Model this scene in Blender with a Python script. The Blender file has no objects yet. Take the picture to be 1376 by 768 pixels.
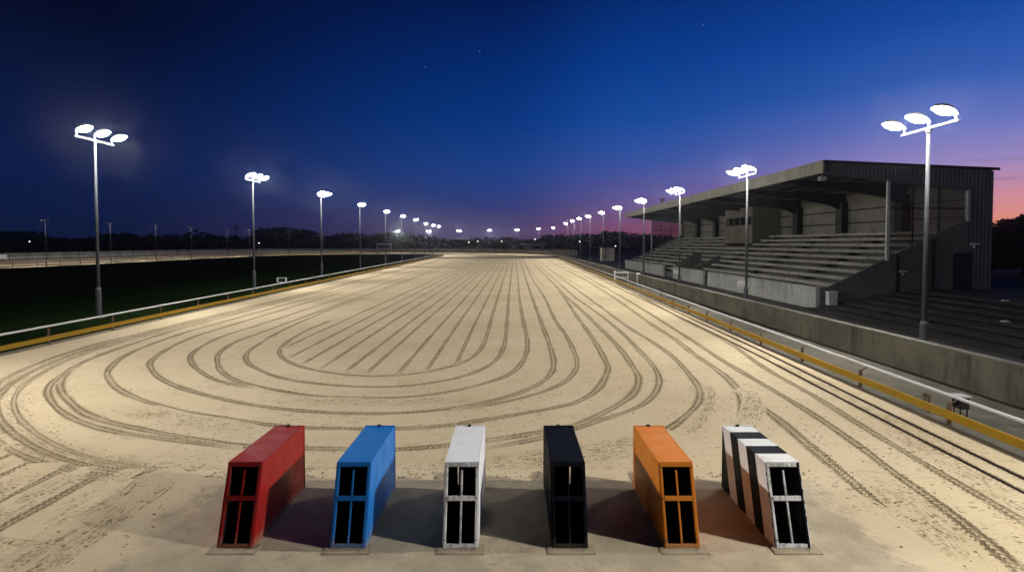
import bpy, bmesh, math, random
from mathutils import Vector, Matrix
R = math.radians
rnd = random.Random(11)
HAZE_D, HAZE_G = .00038, .955
sc = bpy.context.scene
col = sc.collection

# ------------------------------------------------------------------ helpers
class MB:
    def __init__(s): s.v, s.f, s.m = [], [], []
    def poly(s, pts, m=0):
        i = len(s.v); s.v += [tuple(p) for p in pts]; s.f.append(list(range(i, i+len(pts)))); s.m.append(m)
    def solid(s, bot, top, m=0):
        n = len(bot); i = len(s.v); s.v += [tuple(p) for p in bot] + [tuple(p) for p in top]
        s.f.append([i+k for k in reversed(range(n))]); s.f.append([i+n+k for k in range(n)]); s.m += [m, m]
        for k in range(n):
            j = (k+1) % n
            s.f.append([i+k, i+j, i+n+j, i+n+k]); s.m.append(m)
    def box(s, x0, x1, y0, y1, z0, z1, m=0):
        s.solid([(x0,y0,z0),(x1,y0,z0),(x1,y1,z0),(x0,y1,z0)], [(x0,y0,z1),(x1,y0,z1),(x1,y1,z1),(x0,y1,z1)], m)
    def prism_x(s, yz, x0, x1, m=0):
        s.solid([(x0,y,z) for y,z in yz], [(x1,y,z) for y,z in yz], m)
    def prism_y(s, xz, y0, y1, m=0):
        s.solid([(x,y0,z) for x,z in xz], [(x,y1,z) for x,z in xz], m)
    def bar(s, p0, p1, w, h, m=0):
        p0, p1 = Vector(p0), Vector(p1); d = (p1-p0).normalized()
        up = Vector((0,0,1)) if abs(d.z) < .95 else Vector((0,1,0))
        a = d.cross(up).normalized()*w/2; b = a.cross(d).normalized()*h/2
        q = [-a-b, a-b, a+b, -a+b]
        s.solid([p0+k for k in q], [p1+k for k in q], m)
    def tube(s, path, r, n=8, m=0):
        path = [Vector(p) for p in path]; rr = r if isinstance(r, list) else [r]*len(path)
        rings = []
        for k, p in enumerate(path):
            d = (path[min(k+1, len(path)-1)] - path[max(k-1, 0)]).normalized()
            up = Vector((0,0,1)) if abs(d.z) < .9 else Vector((1,0,0))
            a = d.cross(up).normalized(); b = a.cross(d).normalized()
            i = len(s.v); rings.append(i)
            for j in range(n):
                t = 2*math.pi*j/n; s.v.append(tuple(p + (a*math.cos(t)+b*math.sin(t))*rr[k]))
        for a, b in zip(rings, rings[1:]):
            for j in range(n):
                s.f.append([a+j, a+(j+1)%n, b+(j+1)%n, b+j]); s.m.append(m)
        s.f.append([rings[0]+j for j in reversed(range(n))]); s.f.append([rings[-1]+j for j in range(n)]); s.m += [m, m]
    def build(s, name, mats, parent=None, loc=(0,0,0), smooth=False, bevel=0, kind=None):
        me = bpy.data.meshes.new(name); me.from_pydata(s.v, [], s.f)
        mats = mats if isinstance(mats, (list, tuple)) else [mats]
        for x in mats: me.materials.append(x)
        me.polygons.foreach_set('material_index', s.m)
        if smooth: me.polygons.foreach_set('use_smooth', [True]*len(s.f))
        bm = bmesh.new(); bm.from_mesh(me); bmesh.ops.recalc_face_normals(bm, faces=bm.faces); bm.to_mesh(me); bm.free()
        o = bpy.data.objects.new(name, me); col.objects.link(o); o.location = loc
        if parent: o.parent = parent
        if bevel:
            b = o.modifiers.new('edge', 'BEVEL'); b.width = bevel; b.segments = 2; b.limit_method = 'ANGLE'
        if kind: o['kind'] = kind
        return o

def tag(o, label, cat, group=None, kind=None):
    o['label'] = label; o['category'] = cat
    if group: o['group'] = group
    if kind: o['kind'] = kind
    return o
def empty(name, loc=(0,0,0), rz=0):
    o = bpy.data.objects.new(name, None); col.objects.link(o); o.location = loc; o.rotation_euler = (0,0,rz); o.empty_display_size = .2
    return o
def copy_tree(o, parent=None):
    c = o.copy(); col.objects.link(c)
    if parent: c.parent = parent
    for ch in [k for k in bpy.data.objects if k.parent == o]: copy_tree(ch, c)
    return c

# ------------------------------------------------------------------ materials
class N:
    def __init__(s, name, disp=False):
        s.mat = bpy.data.materials.new(name); s.mat.use_nodes = True
        s.t = s.mat.node_tree; s.n = s.t.nodes; s.b = s.n['Principled BSDF']
        s.tc = s.n.new('ShaderNodeTexCoord')
    def link(s, a, b): s.t.links.new(a, b)
    def inp(s, sock, v):
        if hasattr(v, 'is_linked') or isinstance(v, bpy.types.NodeSocket): s.link(v, sock)
        else: sock.default_value = v
    def math(s, op, a, b=0.0, c=None, clamp=False):
        k = s.n.new('ShaderNodeMath'); k.operation = op; k.use_clamp = clamp
        s.inp(k.inputs[0], a); s.inp(k.inputs[1], b)
        if c is not None: s.inp(k.inputs[2], c)
        return k.outputs[0]
    def mapping(s, scale=(1,1,1), rot=(0,0,0), src=None):
        k = s.n.new('ShaderNodeMapping'); k.inputs['Scale'].default_value = scale; k.inputs['Rotation'].default_value = rot
        s.link(src or s.tc.outputs['Object'], k.inputs['Vector']); return k.outputs[0]
    def noise(s, scale, detail=4, rough=.55, vec=None, dist=0):
        k = s.n.new('ShaderNodeTexNoise'); k.inputs['Scale'].default_value = scale; k.inputs['Detail'].default_value = detail
        k.inputs['Roughness'].default_value = rough; k.inputs['Distortion'].default_value = dist
        s.link(vec or s.tc.outputs['Object'], k.inputs['Vector']); return k.outputs['Fac']
    def voro(s, scale, vec=None, feature='F1', rand=1):
        k = s.n.new('ShaderNodeTexVoronoi'); k.feature = feature; k.inputs['Scale'].default_value = scale; k.inputs['Randomness'].default_value = rand
        s.link(vec or s.tc.outputs['Object'], k.inputs['Vector']); return k.outputs['Distance']
    def ramp(s, fac, lo, hi, a=0.0, b=1.0, smooth=True):
        k = s.n.new('ShaderNodeMapRange'); k.interpolation_type = 'SMOOTHSTEP' if smooth else 'LINEAR'
        s.inp(k.inputs['Value'], fac); s.inp(k.inputs['From Min'], lo); s.inp(k.inputs['From Max'], hi)
        k.inputs['To Min'].default_value = a; k.inputs['To Max'].default_value = b; return k.outputs[0]
    def mix(s, fac, a, b):
        k = s.n.new('ShaderNodeMix'); k.data_type = 'RGBA'
        s.inp(k.inputs[0], fac)
        for sock, v in ((k.inputs[6], a), (k.inputs[7], b)):
            if isinstance(v, tuple): sock.default_value = (*v[:3], 1)
            else: s.link(v, sock)
        return k.outputs[2]
    def xyz(s, src=None):
        k = s.n.new('ShaderNodeSeparateXYZ'); s.link(src or s.tc.outputs['Object'], k.inputs[0]); return k.outputs
    def combine(s, x, y, z):
        k = s.n.new('ShaderNodeCombineXYZ')
        for a, v in zip(k.inputs, (x, y, z)): s.inp(a, v)
        return k.outputs[0]
    def bump(s, h, strength=.5, dist=.02):
        k = s.n.new('ShaderNodeBump'); k.inputs['Strength'].default_value = strength; k.inputs['Distance'].default_value = dist
        s.link(h, k.inputs['Height']); s.link(k.outputs[0], s.b.inputs['Normal']); return k
    def out(s, color=None, rough=None, metal=None, spec=None):
        if color is not None:
            if isinstance(color, tuple): s.b.inputs['Base Color'].default_value = (*color[:3], 1)
            else: s.link(color, s.b.inputs['Base Color'])
        if rough is not None: s.inp(s.b.inputs['Roughness'], rough)
        if metal is not None: s.inp(s.b.inputs['Metallic'], metal)
        if spec is not None: s.inp(s.b.inputs['Specular IOR Level'], spec)
        return s.mat

def lerp3(a, b, t): return tuple(x+(y-x)*t for x, y in zip(a, b))

SAND = (.56, .452, .288); SAND_DARK = (.22, .16, .09); SAND_PALE = (.645, .535, .365)
def sand_color(k):
    """base colour and height of raked dry sand, in metres of the object's own space"""
    big = k.noise(.22, 4, .6); mid = k.noise(1.6, 5, .6)
    c = k.mix(k.ramp(big, .3, .72), SAND, SAND_PALE)
    c = k.mix(k.ramp(mid, .52, .78, 0, .55), c, (.45, .335, .195))
    # brush streaks that run along the straight
    st = k.noise(1, 5, .65, k.mapping((7, .45, 1)))
    c = k.mix(k.ramp(st, .56, .74, 0, .42), c, (.40, .305, .19))
    # scuffs: broken dark nicks where paws and boots turned up damp sand
    msk = k.ramp(k.noise(.55, 3, .6), .42, .60)
    nick = k.ramp(k.noise(1, 3, .5, k.mapping((9, 15, 1), (0, 0, .5)), .8), .61, .67)
    sc_ = k.math('MULTIPLY', msk, nick)
    clod = k.ramp(k.voro(14), .10, .20, 1, 0)
    clm = k.ramp(k.noise(2.4, 3, .6), .60, .72)
    sc_ = k.math('MAXIMUM', sc_, k.math('MULTIPLY', k.math('MULTIPLY', clod, clm), .75))
    c = k.mix(k.math('MULTIPLY', sc_, .9), c, SAND_DARK)
    grain = k.noise(70, 2, .6)
    c = k.mix(k.ramp(grain, .35, .7, 0, .22), c, (.35, .26, .16))
    h = k.math('ADD', k.math('MULTIPLY', mid, .35), k.math('MULTIPLY', grain, .10))
    h = k.math('ADD', h, k.math('MULTIPLY', st, .35))
    h = k.math('SUBTRACT', h, k.math('MULTIPLY', sc_, .5))
    h = k.math('ADD', h, k.math('MULTIPLY', k.noise(9, 4, .6), .3))
    return c, h

def m_sand():
    k = N('sand'); c, h = sand_color(k); k.bump(h, .7, .035); return k.out(c, 1.0, spec=0.0)

def m_rut():
    """tyre rut: UV x runs along the rut in metres, UV y across it from -1 to 1; the 'rut' attribute holds fade, style, half width"""
    k = N('rut_sand'); c, h = sand_color(k)
    uv = k.n.new('ShaderNodeUVMap'); uv.uv_map = 'UVMap'
    u, v, _ = k.xyz(uv.outputs[0])
    at = k.n.new('ShaderNodeAttribute'); at.attribute_name = 'rut'
    fade, style, hw = k.xyz(at.outputs['Color'])
    wob = k.noise(6, 4, .65)
    av = k.math('ABSOLUTE', v)
    edge = k.math('MULTIPLY', k.math('SUBTRACT', 1.0, av), k.ramp(wob, .3, .7, .35, 1.9, False))
    a = k.ramp(edge, .10, .42)
    # two darker wheel walls, tread lugs between them
    wall = k.math('SUBTRACT', 1.0, k.math('MULTIPLY', k.math('ABSOLUTE', k.math('SUBTRACT', av, .40)), 3.0), clamp=True)
    sl = k.math('ADD', k.math('MULTIPLY', u, 62.0), k.math('MULTIPLY', k.math('MULTIPLY', av, hw), 75.0))
    lug = k.ramp(k.math('ADD', k.math('SINE', sl), k.math('MULTIPLY', k.math('SUBTRACT', k.noise(11, 3), .5), 2.2)), -.15, .5)
    lug = k.math('MULTIPLY', lug, k.math('ADD', .55, k.math('MULTIPLY', style, .25)))
    rough = k.ramp(k.noise(17, 4, .65), .42, .62)
    body = k.math('MAXIMUM', k.math('MULTIPLY', wall, .9), lug)
    body = k.math('MULTIPLY', body, k.math('ADD', .45, k.math('MULTIPLY', rough, .65)))
    rag = k.math('MULTIPLY', k.ramp(k.noise(1, 4, .7, k.combine(k.math('MULTIPLY', u, 2.6), k.math('MULTIPLY', k.math('MULTIPLY', v, hw), 26.0), 0.0)), .44, .60), rough)
    rag = k.math('MULTIPLY', k.math('MULTIPLY', rag, 1.25), k.ramp(k.noise(1.5, 5, .7), .36, .54))
    israg = k.ramp(style, 1.5, 1.9)
    m1 = k.n.new('ShaderNodeMix'); k.link(israg, m1.inputs[0]); k.link(body, m1.inputs[2]); k.link(rag, m1.inputs[3])
    body = m1.outputs[0]
    patch = k.ramp(k.noise(.8, 3, .6), .25, .6, .8, 1.5)
    d = k.math('MULTIPLY', k.math('MULTIPLY', body, k.math('MULTIPLY', a, fade)), patch, clamp=True)
    cc = k.mix(k.math('MULTIPLY', d, .92), c, (.17, .118, .062))
    hh = k.math('SUBTRACT', h, k.math('MULTIPLY', d, k.math('SUBTRACT', 1.5, k.math('MULTIPLY', israg, 1.25))))
    k.bump(hh, .8, .035)
    m = k.out(cc, 1.0, spec=0.0)
    tr = k.n.new('ShaderNodeBsdfTransparent'); mx = k.n.new('ShaderNodeMixShader')
    al = k.ramp(k.math('MULTIPLY', a, fade), .02, .035)
    k.link(al, mx.inputs[0]); k.link(tr.outputs[0], mx.inputs[1]); k.link(k.b.outputs[0], mx.inputs[2])
    k.link(mx.outputs[0], k.n['Material Output'].inputs[0])
    return m

def m_apron():
    """worn concrete starting pad; sand has blown over its edges"""
    k = N('apron_concrete')
    sand, h = sand_color(k)
    x, y, z = k.xyz()
    big = k.noise(.9, 5, .6); fine = k.noise(38, 4, .6)
    c = k.mix(k.ramp(big, .32, .68), (.33, .27, .185), (.46, .38, .265))
    c = k.mix(k.ramp(k.noise(3.2, 5, .65), .5, .75, 0, .5), c, (.22, .175, .115))
    c = k.mix(k.ramp(fine, .45, .7, 0, .35), c, (.20, .165, .115))
    # distance in from the pad's outline
    dx = k.math('SUBTRACT', 4.75, k.math('ABSOLUTE', k.math('ADD', x, .02)))
    dy = k.math('SUBTRACT', 8.83, y)
    d = k.math('MINIMUM', dx, k.math('MULTIPLY', dy, 7.0))
    wob = k.math('MULTIPLY', k.math('SUBTRACT', k.noise(2.6, 6, .7), .5), 1.3)
    f = k.ramp(k.math('ADD', d, wob), -.05, .38)
    f = k.math('MULTIPLY', f, k.ramp(k.noise(1.3, 5, .65), .24, .55, .45, 1))
    cc = k.mix(f, sand, c)
    hh = k.math('ADD', k.math('MULTIPLY', h, k.math('SUBTRACT', 1.15, f)), k.math('MULTIPLY', fine, .12))
    k.bump(hh, .6, .03)
    return k.out(cc, k.ramp(big, .3, .7, .9, .75), spec=.25)

def m_concrete(name, a, b, stain=(.08, .07, .055), sc_=1.0, streak=.6, grain=.3):
    k = N(name)
    g1 = k.noise(.7*sc_, 5, .6); c = k.mix(k.ramp(g1, .3, .7), a, b)
    vst = k.noise(1, 5, .65, k.mapping((2.2*sc_, 2.2*sc_, .28*sc_)))
    c = k.mix(k.ramp(vst, .5, .72, 0, streak), c, stain)
    c = k.mix(k.ramp(k.noise(6*sc_, 5, .65), .52, .72, 0, .45), c, stain)
    fine = k.noise(34*sc_, 3, .6); c = k.mix(k.ramp(fine, .4, .7, 0, grain), c, lerp3(a, (0, 0, 0), .5))
    k.bump(k.math('ADD', fine, k.math('MULTIPLY', g1, 1.5)), .5, .012)
    return k.out(c, .9, spec=.2)

def m_paint(name, c, rough=.42, chip=(.10, .09, .08), dirt=.16, chips=.4, bumpy=.25, mud=.5):
    k = N(name)
    g = k.noise(2.2, 5, .62)
    cc = k.mix(k.ramp(g, .42, .75, 0, dirt), c, lerp3(c, (.17, .14, .10), .5))
    scr = k.noise(1, 4, .6, k.mapping((30, 3, 4), (.2, .4, .3)))
    ch = k.math('MULTIPLY', k.ramp(scr, .66, .71), k.ramp(k.noise(3.5, 3, .6), .45, .62))
    ch = k.math('MAXIMUM', ch, k.ramp(k.noise(24, 3, .5), .72, .76))
    cc = k.mix(k.math('MULTIPLY', ch, chips), cc, chip)
    sf = k.math('MULTIPLY', k.ramp(k.noise(1, 4, .6, k.mapping((14, 5, 22), (.6, .2, .1))), .63, .70), k.ramp(k.noise(2.6, 3, .6), .46, .62))
    cc = k.mix(k.math('MULTIPLY', sf, .22 if mud > .3 else .05), cc, (.55, .53, .50))
    # mud splashed up from the sand
    z = k.xyz()[2]
    mud_ = k.math('MULTIPLY', k.ramp(k.math('ADD', z, k.math('MULTIPLY', k.math('SUBTRACT', k.noise(9, 5, .7), .5), .35)), .0, .16, 1, 0), mud)
    cc = k.mix(mud_, cc, (.26, .20, .125))
    k.bump(k.math('ADD', k.noise(5, 3), k.math('MULTIPLY', k.noise(60, 2), .15)), bumpy, .008)
    return k.out(cc, k.ramp(g, .3, .7, rough-.08, rough+.18), spec=.15 if mud > .3 else .03)

def m_plain(name, c, rough=.7, metal=0.0, var=.3, sc_=4.0, spec=.3):
    k = N(name)
    cc = k.mix(k.ramp(k.noise(sc_, 5, .62), .38, .7, 0, var), c, lerp3(c, (.02, .018, .015), .6))
    k.bump(k.noise(sc_*8, 3), .2, .006)
    return k.out(cc, rough, metal, spec)

def m_cladding(name, a, b, pitch=.2, axis=0, dirt=.5):
    """profiled sheet: ridges run up the wall"""
    k = N(name); p = k.xyz()[axis]
    w = k.math('SINE', k.math('MULTIPLY', p, 2*math.pi/pitch))
    c = k.mix(k.ramp(k.noise(.6, 4, .6), .3, .7), a, b)
    c = k.mix(k.ramp(k.noise(1, 5, .65, k.mapping((1.5, 1.5, .2))), .5, .75, 0, dirt), c, lerp3(a, (0, 0, 0), .6))
    sheet = k.math('FRACT', k.math('MULTIPLY', p, 1/1.1))
    c = k.mix(k.ramp(sheet, .0, .02, .35, 0), c, (.02, .02, .02))
    k.bump(k.ramp(w, -.4, .4), .9, .03)
    return k.out(c, .65, 0.0, .3)

def m_stripes():
    """black and white bands slanted like the trap's front"""
    k = N('striped_paint'); x, y, z = k.xyz()
    s = k.math('SUBTRACT', y, k.math('MULTIPLY', z, .347))
    s = k.math('DIVIDE', k.math('ADD', s, k.math('MULTIPLY', k.math('SUBTRACT', k.noise(16, 2), .5), .012)), .286)
    odd = k.math('GREATER_THAN', k.math('MODULO', k.math('ADD', s, 6), 2.0), 1.0)
    odd = k.math('MAXIMUM', odd, k.math('GREATER_THAN', s, 5.0))
    g = k.noise(2.2, 5, .62)
    wht = k.mix(k.ramp(g, .45, .75, 0, .35), (.74, .73, .70), (.42, .37, .30))
    c = k.mix(odd, wht, (.006, .006, .008))
    chips = k.ramp(k.noise(24, 3, .5), .70, .75, 0, .7)
    c = k.mix(chips, c, (.22, .20, .17))
    k.bump(k.noise(5, 3), .25, .008)
    return k.out(c, .5, spec=.05)

def m_worn_white():
    k = N('worn_white_frame')
    scr = k.noise(1, 5, .65, k.mapping((22, 22, 5)))
    c = k.mix(k.ramp(scr, .46, .62), (.68, .67, .64), (.36, .345, .32))
    c = k.mix(k.ramp(k.noise(5, 4), .55, .72, 0, .6), c, (.08, .075, .07))
    k.bump(scr, .3, .004); return k.out(c, .55, spec=.35)

def m_emit(name, c, s):
    k = N(name); k.out((.9, .9, .9), .4)
    k.b.inputs['Emission Color'].default_value = (*c, 1); k.b.inputs['Emission Strength'].default_value = s
    k.mat.cycles.emission_sampling = 'NONE' if s > 20 else 'AUTO'
    return k.mat

def m_foliage(name, a, b):
    k = N(name); c = k.mix(k.ramp(k.noise(.9, 3), .35, .65), a, b); return k.out(c, .8, spec=.15)

def m_ground():
    k = N('dark_ground'); c = k.mix(k.ramp(k.noise(.08, 5), .3, .7), (.03, .028, .02), (.055, .05, .035))
    return k.out(c, .95, spec=.1)
def m_grass():
    k = N('infield_grass')
    c = k.mix(k.ramp(k.noise(.3, 5), .3, .7), (.006, .012, .004), (.011, .020, .006))
    c = k.mix(k.ramp(k.noise(30, 3), .4, .7, 0, .7), c, (.006, .012, .003))
    k.bump(k.noise(26, 4), .3, .02); return k.out(c, 1, spec=0.0)
def m_tarmac():
    k = N('old_tarmac')
    c = k.mix(k.ramp(k.noise(.5, 5), .3, .7), (.035, .033, .03), (.065, .06, .052))
    c = k.mix(k.ramp(k.noise(1, 5, .65, k.mapping((2.4, .3, 1))), .5, .7, 0, .5), c, (.018, .017, .016))
    k.bump(k.noise(45, 3), .6, .01); return k.out(c, .92, spec=.2)
def m_path():
    """gritty concrete strip between the rail and the wall, sand swept into it"""
    k = N('path_concrete')
    g = k.noise(.9, 5, .62)
    c = k.mix(k.ramp(g, .3, .7), (.085, .078, .062), (.155, .138, .105))
    st = k.noise(1, 5, .65, k.mapping((6, .5, 1)))
    c = k.mix(k.ramp(st, .5, .68, 0, .6), c, (.12, .105, .08))
    c = k.mix(k.ramp(k.noise(2.1, 5, .65), .55, .7, 0, .5), c, (.26, .21, .14))
    f = k.noise(40, 3); c = k.mix(k.ramp(f, .45, .7, 0, .4), c, (.09, .08, .06))
    k.bump(f, .5, .015); return k.out(c, .92, spec=.2)
def m_fence():
    k = N('fence_panel'); y = k.xyz()
    s = k.math('ADD', k.math('MULTIPLY', y[0], 1.0), k.math('MULTIPLY', y[1], 1.0))
    brd = k.math('FRACT', k.math('MULTIPLY', s, 1/2.4))
    v = k.noise(1, 3, .6, k.mapping((.45, .45, .02)))
    c = k.mix(k.ramp(v, .35, .65), (.11, .10, .085), (.20, .185, .16))
    c = k.mix(k.ramp(brd, .0, .04, .8, 0), c, (.03, .03, .03))
    return k.out(c, .85, spec=.2)
RUTS = [
 ([(-8.81,27.66),(-8.85,24.52),(-8.63,22.01),(-8.3,20.18),(-7.85,18.99),(-7.18,17.93),(-6.46,17.13),(-5.58,16.46),(-4.81,16.02),(-4.03,15.87),(-3.31,15.92),(-2.52,16.35),(-1.85,17.13),(-1.39,18.1),(-1.09,20.18),(-1.02,24.21),(-1.04,28.47),(-1.0,37.19),(-0.92,53.57)],0.15,0,1,0),
 ([(-8.18,19.97),(-8.18,28.97),(-8.13,37.97)],0.12,0,1,0),
 ([(-7.31,18.27),(-7.31,27.27),(-7.26,36.27)],0.12,0,1,0),
 ([(-6.52,17.29),(-6.52,26.29),(-6.47,35.29)],0.12,0,1,0),
 ([(-5.73,16.63),(-5.73,25.63),(-5.68,34.63)],0.12,0,1,0),
 ([(-4.86,16.19),(-4.86,25.19),(-4.81,34.19)],0.12,0,1,0),
 ([(-4.2,16.02),(-4.2,25.02),(-4.15,34.02)],0.12,0,1,0),
 ([(-3.28,15.92),(-3.28,24.92),(-3.23,33.92)],0.12,0,1,0),
 ([(-2.52,16.35),(-2.52,25.35),(-2.47,34.35)],0.12,0,1,0),
 ([(-1.74,17.35),(-1.74,26.35),(-1.69,35.35)],0.12,0,1,0),
 ([(-10.34,32.47),(-10.14,27.51),(-9.85,23.74),(-9.42,20.96),(-9.14,19.5),(-8.7,18.36),(-8.15,17.45),(-7.65,16.84),(-6.55,15.74),(-5.4,15.07),(-3.84,14.66),(-2.73,14.77),(-1.67,15.48),(-0.9,16.69),(-0.49,18.27),(-0.28,21.05),(-0.24,28.47),(-0.23,40.27),(-0.16,53.57)],0.15,1,1,0),
 ([(-10.56,23.29),(-10.53,21.4),(-10.0,19.22),(-9.25,17.67),(-8.43,16.35),(-7.24,15.04),(-6.72,14.77),(-5.61,14.12),(-4.65,13.72),(-3.04,13.58),(-1.78,14.02),(-0.75,15.0),(0.0,16.27),(0.43,18.62),(0.58,21.52),(0.53,28.47),(0.5,40.27),(0.58,53.57)],0.16,1,1,0),
 ([(-11.62,25.65),(-11.72,23.29),(-11.43,21.06),(-10.92,19.22),(-10.38,18.16),(-9.4,16.77),(-8.11,15.39),(-7.12,14.77),(-6.61,14.54)],0.15,1,0,0),
 ([(-12.88,25.06),(-12.81,22.89),(-12.35,20.41),(-11.61,18.16),(-11.07,17.2),(-9.91,15.76),(-8.75,14.7),(-7.55,13.86),(-5.9,12.96),(-4.22,12.43),(-2.76,12.35),(-1.37,12.72),(-0.41,13.43),(0.45,14.44),(1.04,15.87),(1.3,17.6),(1.38,21.05),(1.38,27.66),(1.39,40.27),(1.44,53.57)],0.17,1,1,0),
 ([(-13.78,24.14),(-13.45,21.06),(-12.89,18.67),(-12.01,16.77),(-11.47,15.95),(-10.22,14.54),(-8.95,13.49),(-7.5,12.58),(-6.2,12.0),(-5.32,11.68),(-4.31,11.39),(-2.36,11.34),(-1.25,11.57),(0.97,12.78),(1.5,13.21),(2.18,14.38),(2.85,16.71),(2.96,17.77),(3.18,22.19),(3.34,29.51),(3.65,40.39),(3.81,50.77)],0.18,1,1,0),
 ([(-1.36,12.59),(-0.4,13.1),(0.37,13.72),(1.1,14.59),(1.51,15.4),(1.98,17.15),(2.14,19.54),(2.19,23.24),(2.1,27.85),(2.25,40.53),(2.12,53.57)],0.15,0,1,0),
 ([(-14.59,24.59),(-14.37,22.5),(-13.91,19.22),(-13.34,17.2),(-12.48,15.57),(-11.7,14.54),(-10.82,13.63),(-9.39,12.34),(-8.09,11.58),(-6.99,11.09),(-5.8,10.63),(-4.86,10.3),(-3.51,10.23),(-2.13,10.15),(-1.22,10.38),(0.17,10.91),(1.32,11.56),(1.85,12.19),(2.47,13.03),(3.02,13.97),(3.5,15.52),(3.64,16.86),(3.85,20.35),(3.88,25.67),(3.9,31.39),(3.8,38.8)],0.19,1,1,0),
 ([(-13.17,16.98),(-12.61,15.57),(-11.89,14.38),(-10.69,13.09),(-9.4,12.0),(-8.0,11.18),(-6.8,10.78),(-5.92,10.51),(-4.94,10.22)],0.16,0,0,0),
 ([(-0.65,10.15),(0.46,10.7),(1.29,11.34),(1.79,11.82),(2.62,12.53),(3.16,13.21),(3.71,14.38),(4.06,15.52),(4.28,16.86),(4.44,19.54),(4.61,24.39),(4.59,30.42),(4.38,38.8)],0.16,0,1,0),
 ([(1.73,9.87),(2.5,10.62),(3.19,11.34),(3.8,12.22),(4.3,13.03),(4.69,13.97),(4.93,15.04),(5.02,15.77),(5.31,18.44),(5.33,21.7),(5.2,25.01),(5.23,34.71),(5.32,56.57)],0.17,0,1,0),
 ([(3.3,10.86),(3.67,11.36),(4.38,12.53),(4.91,13.77),(5.14,14.59),(5.13,15.04)],0.14,0,0,2),
 ([(4.65,11.23),(4.85,11.7),(5.05,12.22),(5.41,13.21),(5.78,14.38),(6.05,16.29),(6.16,19.16),(6.38,22.19),(6.47,26.35),(7.14,42.11),(7.7,68.29)],0.2,0,1,0),
 ([(5.79,14.42),(5.74,13.39),(5.69,12.37),(5.62,11.36),(5.53,10.81),(5.37,9.08),(5.22,7.96),(5.12,7.17),(5.06,6.45),(5.02,6.08)],0.2,0,0,1),
 ([(6.09,14.59),(5.88,13.77),(5.54,12.86),(5.16,12.07),(4.83,11.5)],0.28,0,0,2),
 ([(4.89,11.7),(5.1,11.56),(5.31,11.26)],0.12,0,0,2),
 ([(5.66,5.81),(5.83,6.45),(6.06,7.59),(6.19,8.83),(6.39,10.22),(6.59,12.23),(6.66,14.7),(6.73,17.77),(7.03,23.24),(7.35,29.96),(7.77,41.23),(8.41,63.88)],0.17,0,1,1),
 ([(6.85,7.05),(6.89,7.54),(6.98,9.08),(7.12,10.9),(7.42,13.77),(7.59,16.77),(8.21,21.7),(8.39,27.08),(9.14,40.39),(10.17,60.01)],0.16,0,1,1),
 ([(-15.3,23.97),(-15.0,21.06),(-14.56,18.26),(-13.73,15.95),(-12.69,14.22),(-11.68,12.96),(-10.6,11.89),(-9.31,10.85),(-8.09,10.09),(-6.86,9.57),(-5.53,9.24),(-4.77,9.1)],0.22,1,0,0),
 ([(-15.14,20.93),(-14.66,18.26),(-13.74,15.76),(-12.8,14.07),(-11.79,12.83),(-10.61,11.68),(-9.17,10.55),(-7.88,9.76),(-6.62,9.23),(-5.41,9.05),(-4.67,9.0)],0.55,1,0,2),
 ([(-8.91,10.98),(-8.9,9.58),(-8.94,8.38),(-8.91,5.88)],0.12,0,0,1),
 ([(-8.23,10.57),(-8.22,9.17),(-8.26,7.97),(-8.23,5.47)],0.14,0,0,1),
 ([(-7.45,10.23),(-7.44,8.83),(-7.48,7.63),(-7.45,5.13)],0.13,0,0,1),
 ([(-6.69,9.93),(-6.68,8.53),(-6.72,7.33),(-6.69,4.83)],0.15,0,0,1),
 ([(-5.78,9.21),(-5.77,7.81),(-5.81,6.61),(-5.78,4.11)],0.2,0,0,2),
 ([(-4.72,9.32),(-4.71,7.92),(-4.75,6.72),(-4.72,4.22)],0.22,0,0,2)]
# ------------------------------------------------------------------ camera
cam = bpy.data.cameras.new('camera'); co = bpy.data.objects.new('camera', cam); col.objects.link(co); sc.camera = co
co.location = (0, 0, 3.74); co.rotation_euler = (R(90-1.8), 0, 0)
cam.sensor_width = 36; cam.lens = 36*760/1376; cam.shift_y = -(384-350.9)/1376
cam.clip_start = .1; cam.clip_end = 6000
try:
    sc.view_settings.view_transform = 'Standard'; sc.view_settings.look = 'None'
except Exception: pass
sc.view_settings.exposure = 0; sc.view_settings.gamma = 1
sc.render.engine = 'CYCLES'
sc.cycles.use_denoising = True
sc.cycles.max_bounces = 5; sc.cycles.diffuse_bounces = 2; sc.cycles.transparent_max_bounces = 12
sc.cycles.sample_clamp_indirect = 3

# ------------------------------------------------------------------ dusk sky
w = bpy.data.worlds.new('World'); sc.world = w; w.use_nodes = True
wt = w.node_tree; wn = wt.nodes; bg = wn['Background']
def WM(op, a, b=0.0, clamp=False):
    k = wn.new('ShaderNodeMath'); k.operation = op; k.use_clamp = clamp
    for s_, v in ((k.inputs[0], a), (k.inputs[1], b)):
        if isinstance(v, (int, float)): s_.default_value = v
        else: wt.links.new(v, s_)
    return k.outputs[0]
def WMix(f, a, b):
    k = wn.new('ShaderNodeMix'); k.data_type = 'RGBA'
    for s_, v in ((k.inputs[0], f), (k.inputs[6], a), (k.inputs[7], b)):
        if isinstance(v, (int, float)): s_.default_value = v
        elif isinstance(v, tuple): s_.default_value = (*v, 1)
        else: wt.links.new(v, s_)
    return k.outputs[2]
tcw = wn.new('ShaderNodeTexCoord'); sx = wn.new('ShaderNodeSeparateXYZ'); wt.links.new(tcw.outputs['Generated'], sx.inputs[0])
X, Y, Z = sx.outputs
elev = WM('MULTIPLY', WM('ARCSINE', Z), 180/math.pi)
azim = WM('MULTIPLY', WM('ARCTAN2', X, Y), 180/math.pi)
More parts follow.
